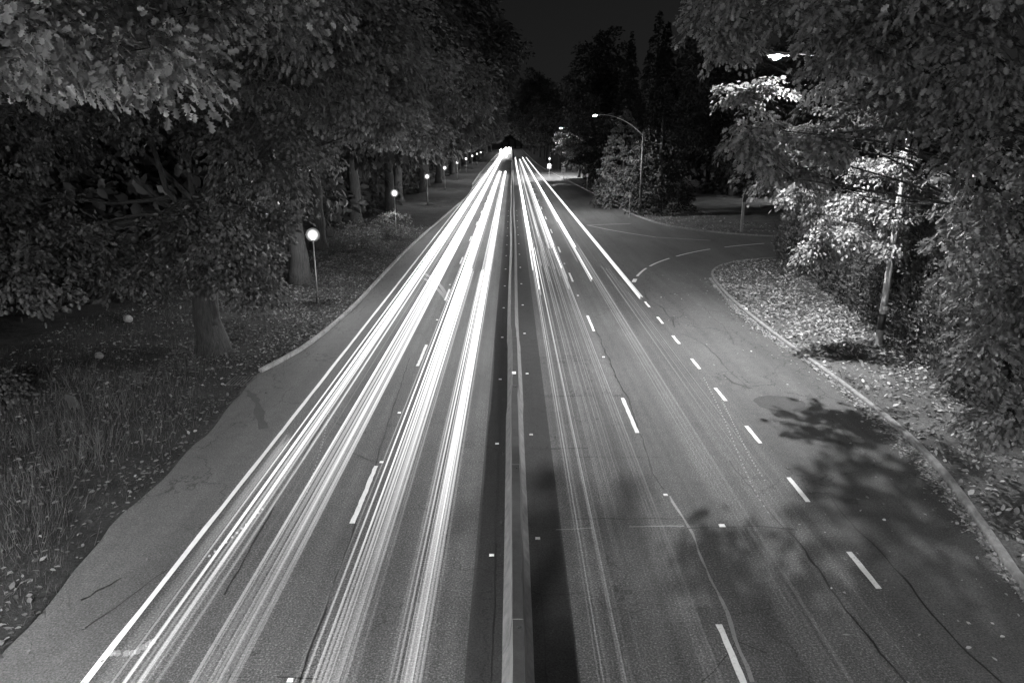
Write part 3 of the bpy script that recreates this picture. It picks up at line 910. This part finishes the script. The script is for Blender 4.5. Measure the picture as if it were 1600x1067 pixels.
for i in range(7):
    far_tree(i % 3, -15 + rr.uniform(-1, 1), 310 + i * 32, rr.uniform(-.5, .5), 1.2, 'tall dark tree in the farthest stretch of the left verge', gl)
for i, (x, y, s) in enumerate([(-9, 690, 1.2), (3, 700, 1.25), (14, 690, 1.2), (-3, 720, 1.4), (9, 720, 1.4)]):
    far_tree(i % 3, x, y, i * 1.3, s, 'dark tree closing the view at the far end of the road', 'trees at the end of the road')
for i in range(10):
    far_tree((i + 2) % 3, 13.5 + rr.uniform(-1, 1), 215 + i * 36, 3.14 + rr.uniform(-.5, .5), rr.uniform(.9, 1.1), 'tall dark tree in the farthest stretch of the right verge', 'far trees along the right verge')
for i, (px, Y, k, s, lb) in enumerate([
        (900, 200, 0, 1.25, 'tall round-topped dark tree against the sky at the right of the road'),
        (917, 190, 2, 0.92, 'dark round-topped tree left of the narrow pointed conifer'),
        (1110, 130, 1, 0.85, 'dark broad tree right of the twin conifers'),
        (1150, 110, 2, 0.9, 'dark broad tree behind the lawn across the side street'),
        (1230, 95, 0, 0.75, 'dark tree behind the lawn, partly hidden by the large oak'),
        (1330, 90, 1, 0.75, 'dark tree beyond the hedge on the right')]):
    p = P(px, 217, Y); far_tree(k, p.x, Y, i * 1.1, s, lb, 'dark trees beyond the side street')

def conifer(name, label, base, h, w, seed, m='needle', n=1300, per=16, size=0.28, group=None, droop=0.5, low=0.06, pw=0.9):
    rng = np.random.default_rng(seed)
    t = empty(name, base, label, 'tree', group)
    MB().lathe([(0.45, -0.2), (0.35, h * .3), (0.05, h * .98)], 10).build('trunk', M['bark'], t, True)
    z = h * (1 - rng.uniform(0.0005, (1 - low) ** 1.7, n) ** (1 / 1.7))
    a = rng.uniform(0, 2 * np.pi, n)
    r_ = w * np.clip(1 - z / h, 0, 1) ** pw * rng.uniform(0.62, 1.0, n)
    C = np.stack([base[0] + r_ * np.cos(a), base[1] + r_ * np.sin(a), base[2] + z], 1)
    D = np.stack([np.cos(a), np.sin(a), 0 * a], 1)
    cr_ = np.clip(w * 0.20 * (1.05 - z / h), 0.18, 9)
    fr = leaf_frames(C, D, per, 1.0, 0.1, size, rng, droop, 0.2)
    ci = np.repeat(np.arange(n), per)
    fr = (C[ci] + (fr[0] - C[ci]) * cr_[ci][:, None],) + fr[1:]
    o = frames_mesh('crown', fr, SIM, SIM_F, M[m], t, base); o['kind'] = 'stuff'
    return t
def ground_at(px, Y, z=0.2):
    p = P(px, 217, Y); return (p.x, Y, z)
conifer('conifer', 'narrow pointed conifer, shorter one left of the tall twin conifers', ground_at(981, 140), 27.5, 5.0, 41, pw=1.0)
conifer('conifer', 'tallest pointed conifer against the sky', ground_at(1021, 125), 28.6, 5.2, 42, pw=0.75)
conifer('conifer', 'pointed conifer leaning on the right side of the tallest one', ground_at(1034, 128), 27.8, 4.2, 43, pw=0.8)
conifer('conifer', 'dark bushy conifer in front of the lawn beside the side street', ground_at(1035, 88), 15, 4.4, 44, n=600, pw=0.6, low=0.02)
conifer('conifer', 'pale lit feathery conifer beside the curved lamp pole', ground_at(976, 97), 12.4, 4.0, 45, 'leaf', n=560, per=30, size=0.3, droop=1.0, pw=0.55, low=0.03)
# pale tree lit by the distant overhead lamp
p = P(890, 240, 168)
tree('maple_tree', 'pale lit tree under the distant overhead lamp', (p.x + 2.5, 170, 0.2), 0.3, 4.0, [
    blob(884, 215, 166, 2.6, 2, 1.0, 20), blob(897, 225, 166, 3.0, 2, 0.9, 20), blob(905, 238, 166, 3.0, 2, 0.8, 18), blob(885, 232, 166, 3, 2, 0.8, 16), blob(905, 254, 165, 3.2, 2, 0.8, 16)],
    M['leaf_bright'], 0.5, 44, 51, None, 'sim', 1.1, 0.5, twigs=False)
tree('street_tree', 'dark low tree behind the small blank sign on the right verge', (G(903, 296).x + 4, 140, 0.2), 0.5, 3.5, [
    blob(915, 250, 140, 3, 2.5, 1.4, 24), blob(935, 230, 142, 4, 3, 3, 40), blob(940, 270, 135, 3, 2.5, 2.5, 40), blob(925, 200, 142, 4, 3, 3, 30)],
    M['leaf_dark'], 0.5, 50, 52, None, 'sim', 1.3, 0.5, twigs=False)

# woods that read as one mass beyond the verges
def woods(name, boxes, seed, m, size=0.8):
    rng = np.random.default_rng(seed)
    fr = []
    for (x0, x1, y0, y1, z0, z1, n) in boxes:
        C = np.stack([rng.uniform(x0, x1, n), rng.uniform(y0, y1, n), rng.uniform(z0, z1, n)], 1)
        fr.append(leaf_frames(C, nrm(rng.normal(size=(n, 3))), 46, 1.6, 0.35, size, rng, 0.5))
    fr = [np.concatenate([f[i] for f in fr]) for i in range(4)]
    return tag(frames_mesh(name, fr, SIM, SIM_F, m, None, (0, 0, 0)), kind='stuff')
woods('woodland', [(-40, -24, 18, 130, 0.5, 13, 800), (-26, -16.5, 56, 130, 0.3, 7, 420), (-24, -16.5, 130, 330, 0.3, 9, 300), (-30, -21, 36, 56, 0.3, 6, 160), (-34, -27, 130, 620, 1, 22, 380)], 61, M['leaf_dark'])
woods('woodland', [(30, 75, 108, 125, 0.5, 16, 420), (22, 40, 125, 600, 1, 20, 300), (34, 75, 106, 110, 0.2, 5.0, 120)], 62, M['leaf_dark'])

# low shrubs at the left under the oaks
for i, (px, py, s, lb) in enumerate([(640, 372, 1.6, 'leafy bush on the left verge beside the second globe lamp'), (595, 392, 1.9, 'leafy bush between the two nearest globe lamps'),
                                     (60, 640, 0.9, 'low leafy bush at the left edge among the tall grass'), (250, 470, 2.0, 'dark bush behind the thick oak trunk'), (100, 460, 2.4, 'dark bush deep in the left verge')]):
    p = G(px, py) + Vector((-1.5, 0, 0.2))
    tree('bush', lb, tuple(p), 0.06, 0.4 * s, [(p.x, p.y, 0.2 + 0.75 * s, s, s, 0.6 * s, 26), (p.x + .3 * s, p.y, 0.2 + 0.35 * s, s * .9, s * .9, 0.3 * s, 14)],
         M['leaf' if i < 2 else 'leaf_dark'], 0.16, 34, 70 + i, 'bushes in the left verge', 'sim', 0.45 * s ** .5, 0.5, cat='bush')  # bushes away from the lamps get their shade as a darker leaf colour

# ------------------------------------------------------------------ leaf litter and grass
def litter(name, m, pts, seed, size, hf, flat=0.25):
    rng = np.random.default_rng(seed)
    n = len(pts)
    z = np.array([hf(x, y) for x, y in pts])
    pos = np.column_stack([pts, z + rng.uniform(0.0, 0.03, n)])
    a = rng.uniform(0, 2 * np.pi, n)
    ax = nrm(np.stack([np.cos(a), np.sin(a), rng.normal(0, flat, n)], 1))
    nn = np.array([0, 0, 1.0]) + rng.normal(0, flat, (n, 3)); nn = nrm(nn - ax * np.sum(nn * ax, 1, keepdims=True))
    return tag(frames_mesh(name, (pos, ax, nn, size * rng.uniform(0.35, 1.35, n)), SIM, SIM_F, m, None, (0, 0, 0)), kind='stuff')
rng = np.random.default_rng(9)
def scatter(edge, side, y0, y1, dmax, n, pw=1.6, dens=None):
    y_ = rng.uniform(y0, y1, n); d = rng.uniform(0, 1, n) ** pw * dmax
    x_ = edge(y_) + side * (0.2 + d)
    p = np.stack([x_, y_], 1)
    k = np.array([mnoise.noise(Vector((a * .35, b * .35, 1.7))) for a, b in p])
    return p[k + rng.uniform(-.5, .5, n) > -0.28]
litter('fallen_leaves', M['litter'], np.concatenate([scatter(right_edge, 1, 8, 53, 9, 21000, 1.0), scatter(right_edge, 1, 26, 46, 7, 9000, 1.0)]), 21, 0.17, right_h, 0.5)
litter('fallen_leaves', M['litter'], scatter(far_edge, 1, 66, 125, 9, 6000, 1.1), 22, 0.2, far_h)
litter('fallen_leaves', M['litter_dark'], np.concatenate([scatter(left_edge, -1, 6, 75, 12, 26000, 1.1), scatter(left_edge, -1, 26, 60, 5, 14000, 1.0)]), 23, 0.13, left_h, 0.4)
# the band of leaves blown against the right kerb, and the stray ones on the asphalt
y_ = rng.uniform(9, 46, 9500); d = np.abs(rng.normal(0, 0.24, 9500)) * np.clip(0.25 + 0.75 * np.sin(y_ * .21 + .6) ** 2, 0.25, 1)
litter('fallen_leaves', M['litter'], np.stack([right_edge(y_) - 0.02 - d, y_], 1), 24, 0.105, lambda x, y: 0.012)
y_ = rng.uniform(9, 48, 420); d = rng.uniform(0, 1, 420) ** 2.4 * 4
litter('fallen_leaves', M['litter'], np.stack([right_edge(y_) - 0.4 - d, y_], 1), 25, 0.085, lambda x, y: 0.012)
y_ = rng.uniform(8, 60, 160); d = rng.uniform(0, 1, 160) ** 1.5 * 2
litter('fallen_leaves', M['litter_dark'], np.stack([left_edge(y_) + 0.1 + d, y_], 1), 26, 0.07, lambda x, y: 0.012)

def grass(name, tufts, seed, m, h, hf):
    rng = np.random.default_rng(seed)
    B = np.array([(-.5, 0, 0), (.5, 0, 0), (.32, .5, .0), (-.32, .5, .0), (0, 1, 0)], dtype=np.float32)
    P_, A_, N_, S_, W_ = [], [], [], [], []
    for (x, y, n, s, r_) in tufts:
        q = rng.normal(0, r_, (n, 2)) + (x, y)
        z = np.array([hf(a, b) for a, b in q])
        pos = np.column_stack([q, z - 0.02])
        out = np.column_stack([q - (x, y), np.zeros(n)]) / max(r_, .05)
        ax = nrm(out * 0.18 + np.array([0.10, 0, 1.0]) + 0.22 * rng.normal(size=(n, 3)))
        nn = rng.normal(size=(n, 3)); nn = nrm(nn - ax * np.sum(nn * ax, 1, keepdims=True))
        P_.append(pos); A_.append(ax); N_.append(nn); S_.append(h * s * rng.uniform(.5, 1.2, n))
    pos, ax, nn, s = (np.concatenate(q) for q in (P_, A_, N_, S_))
    sd = np.cross(ax, nn)
    w = 0.010
    bend = nn * 0.22 * s[:, None]
    V = np.zeros((len(pos), 5, 3))
    for j, (a, b_, _) in enumerate(B):
        V[:, j] = pos + sd * (a * w) + ax * (b_ * s)[:, None] + bend * (b_ ** 2)
    base = (np.arange(len(pos)) * 5)[:, None]
    lp = np.concatenate([base + np.array([[0, 1, 2, 3]]), base + np.array([[3, 2, 4]])], axis=1).ravel()
    return tag(np_mesh(name, V.reshape(-1, 3), lp, np.tile([4, 3], len(pos)), m), kind='stuff')
rr = random.Random(12)
tufts = []
for i in range(1500):
    y = rr.uniform(6, 60); d = rr.uniform(0.3, 12)
    x = float(left_edge(y)) - d
    tall = 1.0 if (d > 1.2 and y < 26) else 0.5
    tufts.append((x, y, rr.randint(14, 40), rr.uniform(.25, .9) * tall, rr.uniform(.25, .8)))
for px, py in [(60, 700), (90, 660), (130, 680), (160, 700), (110, 740), (40, 760), (70, 800), (150, 640), (290, 580), (320, 560), (200, 640), (30, 850), (130, 720), (100, 690), (20, 700), (290, 555), (120, 600)]:
    q = G(px, py)
    tufts.append((q.x, q.y, 130, 1.0, 0.45))
grass('grass', tufts, 5, M['grass'], 0.75, left_h)
tufts = [(float(left_edge(y)) - rr.uniform(.2, 5), y, 60, rr.uniform(.3, .6), .5) for y in [rr.uniform(28, 110) for _ in range(330)]]
grass('grass', tufts, 6, M['grass'], 0.35, left_h)
tufts = [(float(right_edge(y)) + 0.2 + rr.uniform(.0, 4), y, 20, rr.uniform(.3, .6), .25) for y in [rr.uniform(9, 50) for _ in range(200)]]
grass('grass', tufts, 7, M['grass'], 0.3, right_h)
# weeds at the foot of the barrier
tufts = [(x, y, 16, rr.uniform(.3, 1), .07) for x, y in [(-0.25, 13.8), (-0.27, 14.2), (-0.22, 15.1), (-0.24, 19), (0.40, 12), (0.42, 11.2), (-0.26, 23.5), (-0.24, 27), (0.4, 27)]]
grass('weeds', tufts, 8, M['grass'], 0.22, lambda x, y: 0.0)

# ------------------------------------------------------------------ small things on the verges
def rock(name, label, loc, s, seed, cat='rock'):
    rr = random.Random(seed)
    import bmesh
    bm = bmesh.new(); bmesh.ops.create_icosphere(bm, subdivisions=3, radius=1)
    for v_ in bm.verts:
        n_ = mnoise.noise(v_.co * 1.3 + Vector((seed, 0, 0))); n2 = mnoise.noise(v_.co * 3.1 + Vector((0, seed, 0)))
        v_.co *= 1 + .35 * n_ + .12 * n2
        v_.co = Vector((v_.co.x * s[0], v_.co.y * s[1], v_.co.z * s[2]))
    me = bpy.data.meshes.new(name); bm.to_mesh(me); bm.free()
    me.materials.append(M['rock'])
    o = link(name, me); o.location = loc; o.rotation_euler = (rr.uniform(-.2, .2), rr.uniform(-.2, .2), rr.uniform(0, 6))
    return tag(o, label, cat)
q = G(157, 568); rock('rock', 'pale rounded rock lying in the leaves of the left verge', (q.x, q.y, left_h(q.x, q.y) + .10), (.20, .16, .13), 3)
q = G(202, 512); rock('rock', 'dull low rock deep in the left verge behind the pale one', (q.x, q.y, left_h(q.x, q.y) + .10), (.30, .2, .16), 4).data.materials[0] = M['kerb']
q = G(118, 640)
o = MB().add([(-.18, -.08, 0), (.18, -.10, 0), (.16, .10, 0), (-.17, .11, 0), (-.15, -.06, .62), (.10, -.07, .44), (.09, .07, .42), (-.14, .08, .60)],
             [(3, 2, 1, 0), (4, 5, 6, 7), (0, 1, 5, 4), (1, 2, 6, 5), (2, 3, 7, 6), (3, 0, 4, 7)]).build('marker_stone', M['concrete_top'])
o.location = (q.x, q.y, left_h(q.x, q.y) - .05); o.rotation_euler = (0.08, -0.1, 0.5)
tag(o, 'slanted pale stone stub standing in tall grass at the left', 'stone')
# twig on the left shoulder
q = G(158, 922)
b = MB().tube(wiggle((-.2, -.35, .03), (.22, .4, .03), 6, .03, random.Random(2)), [.016, .015, .014, .012, .01, .008, .004], 5)
b.tube([(0, 0, .03), (.1, .06, .06), (.13, .16, .05)], [.008, .006, .003], 4)
o = b.build('fallen_twig', M['bark']); o.location = (q.x, q.y, 0.0)
tag(o, 'thin broken twig lying on the left shoulder', 'twig')
# storm drain
q = G(376, 596)
t = empty('storm_drain', (q.x, q.y, 0.0), 'slotted storm drain at the edge of the left shoulder before the kerb end', 'storm drain')
fb = MB(); w_, d_ = .42, .55
fb.box(-w_, w_, -d_, -d_ + .06, .004, .035).box(-w_, w_, d_ - .06, d_, .004, .035).box(-w_, -w_ + .06, -d_ + .06, d_ - .06, .004, .035).box(w_ - .06, w_, -d_ + .06, d_ - .06, .004, .035)
fb.build('frame', M['darksteel'], t)
for k in range(6):
    x = -w_ + .13 + k * .112
    MB().box(x - .022, x + .022, -d_ + .06, d_ - .06, .008, .030).build('bar', M['darksteel'], t)
MB().add([(-w_ + .05, -d_ + .05, .006), (w_ - .05, -d_ + .05, .006), (w_ - .05, d_ - .05, .006), (-w_ + .05, d_ - .05, .006)], [(0, 1, 2, 3)]).build('pit_shade', M['seam'], t)  # flat dark sheet stands in for the shaded hole under the bars

def sign_post(label, base, h, w, sh, cat='sign', post_w=0.035):
    t = empty('sign_post', base, label, cat)
    MB().lathe([(post_w, -0.2), (post_w, h)], 8).build('post', M['steel'], t)
    b = MB(); c_ = 0.05
    pts = [(-w / 2 + c_, 0), (w / 2 - c_, 0), (w / 2, c_), (w / 2, sh - c_), (w / 2 - c_, sh), (-w / 2 + c_, sh), (-w / 2, sh - c_), (-w / 2, c_)]
    v = [(x, -0.05, h - sh + z) for x, z in pts] + [(x, -0.037, h - sh + z) for x, z in pts]
    b.add(v, [tuple(range(8)), tuple(reversed(range(8, 16)))] + [(i, 8 + i, 8 + (i + 1) % 8, (i + 1) % 8) for i in range(8)])
    b.build('sign_panel', M['sign'], t)
    MB().box(-w * .32, w * .32, -0.056, -0.0505, h - sh * .40, h - sh * .28).build('sign_text_bar', M['darksteel'], t)
    MB().box(-.03, .03, -0.036, -0.02, h - .5 * sh - .05, h - .5 * sh + .05).build('bracket', M['darksteel'], t)
    return t
def sp(label, px, ybase, ytop, w, sh):
    q = G(px, ybase, 0.2); d = q.y
    h = P(px, ytop, d).z - 0.2
    sign_post(label, q, h, w, sh)
sp('small white sign on a thin post by the kerb past the side street', 951.5, 320, 288, 0.42, 0.55)
sp('small dim sign on a post in front of the pale conifer', 983, 337, 301, 0.32, 0.55)
sp('dull small sign on a dark post between the trees on the right verge', 917, 296, 272, 0.3, 0.5)
sp('white rectangular sign on the far right verge near the dark trunks', 880, 282, 262, 0.85, 1.1)
sp('bright white square sign beside the globe lamp on the far right', 858, 275, 256, 0.9, 1.1)
# signal-like post across the side street
q = G(1158, 362, 0.2)
t = empty('post', q, 'grey post with two dark boxes across the side street', 'post')
hh = P(1158, 303, q.y).z - 0.2
MB().box(-.11, .11, -.11, .11, -.2, hh).build('post', M['pole'], t)
MB().box(-.15, .20, -.20, -.112, hh - .75, hh - .05).build('upper_box', M['darksteel'], t)
MB().box(.112, .34, -.10, .10, hh - 1.9, hh - 1.0).build('lower_box', M['darksteel'], t)

# ------------------------------------------------------------------ the light trails of the traffic
LV = [0.003, 0.005, 0.009, 0.016, 0.026, 0.04, 0.055]
HEADM = [glow('headlight_glow', s, 'AUTO', 20) for s in LV]
TAILM = [glow('tail_light_glow', s, 'NONE', 16) for s in (0.0025, 0.004, 0.007, 0.011, 0.02, 0.04)]
def stations(y0, y1):
    ys = [y0]
    while ys[-1] < y1:
        ys.append(ys[-1] + (2.5 if ys[-1] < 60 else 8 if ys[-1] < 160 else 30))
    ys[-1] = y1
    return ys
def trail(label, group, x0, half, y0, y1, n, mats, w, rad, seed, z=(.55, .8), x1=None, jag=0.6, jag0=0.0):
    """a bundle of streaks left by lamps that passed along the lane; every streak is one lamp's path"""
    rr = random.Random(seed)
    t = empty('light_trail', (x0, y0, 0), label, 'light trail', group)
    ph = rr.uniform(0, 6)
    for i in range(n):
        dx = max(-1.25, min(1.25, rr.gauss(0, .52))) * half
        zz = rr.uniform(*z); r_ = rr.uniform(*rad)
        a = y0 + rr.uniform(0, jag0) ** 1.0; b = y1 - rr.uniform(0, jag)
        am = rr.uniform(.0, .05); p2 = rr.uniform(0, 6); wl = rr.uniform(30, 60)
        pts = []
        for y in stations(a, b):
            s = (y - y0) / max(1, (y1 - y0))
            sh = (x1 - x0) * s if x1 is not None else 0
            pts.append((dx + sh + am * math.sin(y / wl + p2) + .05 * math.sin(y / 47 + ph), y - y0, zz))
        k = rr.choices(range(len(mats)), w)[0]
        MB().tube(pts, r_, 5).build('streak', mats[k], t, True)
    return t
gh = 'headlight trails on the left carriageway'
gt = 'tail-light trails on the right carriageway'
WH = [2, 4, 4, 4, 3, 2, 1]
trail('wide white light trail of the outer left lane, next to the edge line', gh, -5.80, .40, -6, 372, 34, HEADM, WH, (.007, .030), 1)
trail('white light trail of the outer left lane, on its inner side', gh, -4.60, .31, -6, 372, 28, HEADM, WH, (.007, .030), 2)
trail('white light trail of the inner left lane, beside the dashed line', gh, -2.98, .36, -6, 190, 30, HEADM, WH, (.007, .030), 3)
trail('white light trail of the inner left lane, nearest the barrier', gh, -1.66, .30, -6, 190, 26, HEADM, [3, 4, 4, 3, 2, 1, 0], (.007, .028), 4)
trail('short broad light trail ending by the edge line at lower left', gh, -6.25, .13, -6, 18.6, 8, HEADM, [2, 4, 4, 1, 0, 0, 0], (.015, .03), 5, jag=.3)
trail('light trail starting mid-road beside the inner left lane trail', gh, -2.52, .07, -6, 45.5, 4, HEADM, [0, 1, 3, 4, 2, 0, 0], (.014, .026), 6, jag=.2)
trail('light trail starting mid-road beside the trail nearest the barrier', gh, -1.92, .09, -6, 45.5, 5, HEADM, [0, 1, 2, 4, 3, 0, 0], (.014, .026), 7, jag=.2)
trail('faint short light trail ending low in the inner left lane', gh, -3.02, .10, -6, 11.3, 5, HEADM, [3, 4, 2, 0, 0, 0, 0], (.014, .026), 8, jag=.2)
trail('faint short light trail ending low beside the barrier trail', gh, -1.75, .07, -6, 11.4, 4, HEADM, [3, 4, 2, 0, 0, 0, 0], (.014, .026), 9, jag=.2)
trail('blazing far-off headlight trail where the road meets the trees', gh, -5.0, 2.2, 300, 660, 15, [glow('far_headlight_glow', 4.0)], [1], (.08, .2), 10, z=(.6, 2.4), jag=240, jag0=150)
trail('blazing far-off headlight trail closest to the barrier at the end of the road', gh, -2.4, 1.5, 330, 660, 12, [glow('far_headlight_glow', 4.0)], [1], (.08, .2), 11, z=(.6, 2.4), jag=200, jag0=120)
WT = [3, 4, 4, 3, 1, 0]; WT2 = [0, 1, 2, 3, 4, 3]
trail('grey tail-light trail nearest the barrier on the right', gt, 1.55, .30, -6, 60, 11, TAILM, WT, (.007, .018), 21, z=(.65, .95), jag=6)
trail('bright tail-light trail far up the road nearest the barrier on the right', gt, 1.45, .25, 34, 330, 16, TAILM, WT2, (.014, .032), 22, z=(.65, .95), jag0=34)
trail('grey tail-light trail left of the right dashed line', gt, 2.98, .30, -6, 60, 9, TAILM, WT, (.006, .016), 23, z=(.65, .95), jag=14)
trail('bright tail-light trail along the right dashed line, far up the road', gt, 3.15, .28, 32, 300, 16, TAILM, WT2, (.014, .032), 24, z=(.65, .95), jag0=34)
trail('thin tail-light trail in the outer right lane, its left side', gt, 4.90, .28, -6, 60, 10, TAILM, WT, (.006, .016), 25, z=(.65, .95), jag=10)
trail('bright tail-light trail in the outer right lane, far up the road', gt, 4.70, .22, 40, 330, 15, TAILM, WT2, (.014, .030), 26, z=(.65, .95), jag0=34)
trail('faint tail-light trail in the outer right lane, its right side', gt, 6.25, .32, 4, 50, 10, TAILM, [4, 4, 2, 1, 0, 0], (.005, .013), 27, z=(.65, .95), jag=12)
trail('broad bright light trail that stops by the curved turn line', gt, 6.62, .16, 36.5, 330, 11, TAILM, [0, 2, 3, 3, 2, 1], (.010, .026), 28, z=(.65, .95), x1=6.2)
for i, (xx, y0, y1) in enumerate([(2.25, 12, 70), (2.5, 16, 60), (1.95, -6, 52)]):
    trail(['hair-thin light trail in the middle of the inner right lane', 'short hair-thin light trail in the inner right lane', 'long hair-thin light trail low in the inner right lane'][i],
          gt, xx, .18, y0, y1, 4, TAILM, [2, 3, 3, 1, 0, 0], (.005, .010), 30 + i, z=(.6, 1.1), jag=10)
trail('pale filled light trail between the two bright lines of the inner right lane', gt, 2.25, .55, 40, 260, 16, TAILM, [4, 3, 2, 0, 0, 0], (.012, .03), 40, z=(.6, 1.0), jag=80, jag0=30)
# dotted trails of flickering lamps
def dotted(label, pts, n, rad, m, z, spread=0.0):
    q = [G(x, y, z) for x, y in pts]
    q = resample(smooth_line(q, 2), 0.05)
    st = [q[int(i * (len(q) - 1) / (n - 1))] for i in range(n)]
    t = empty('dotted_light_trail', q[0], label, 'light trail')
    for p in st:
        b = MB().lathe([(rad * .4, -rad * .8), (rad, -rad * .3), (rad, rad * .3), (rad * .4, rad * .8)], 6, tuple(p - q[0]))
        b.build('light_dot', m, t)
    return t
dotted('curling row of pale light dots over the edge line at lower left', [(172, 1020), (190, 1020), (210, 1020), (222, 1012), (238, 1002)], 9, 0.055, glow('flicker_glow', 0.05, 'NONE', 1), 0.8)
dotted('rising row of light dots in the outer left trail', [(327, 868), (350, 850), (375, 828), (410, 795)], 12, 0.026, glow('indicator_glow', 0.09, 'NONE', 1), 0.9)
dotted('dotted light line running down the outer right lane', [(1100, 590), (1130, 650), (1150, 700), (1175, 760), (1200, 800)], 40, 0.020, glow('indicator_glow', 0.06, 'NONE', 1), 0.8)
dotted('second dotted light line beside the shoulder of the right lane', [(1128, 625), (1150, 670), (1175, 720), (1195, 750)], 32, 0.020, glow('indicator_glow', 0.06, 'NONE', 1), 0.8)
dotted('dotted light line between the two outer left trails', [(515, 640), (505, 690), (492, 730), (480, 768)], 26, 0.018, glow('indicator_glow', 0.05, 'NONE', 1), 0.8)
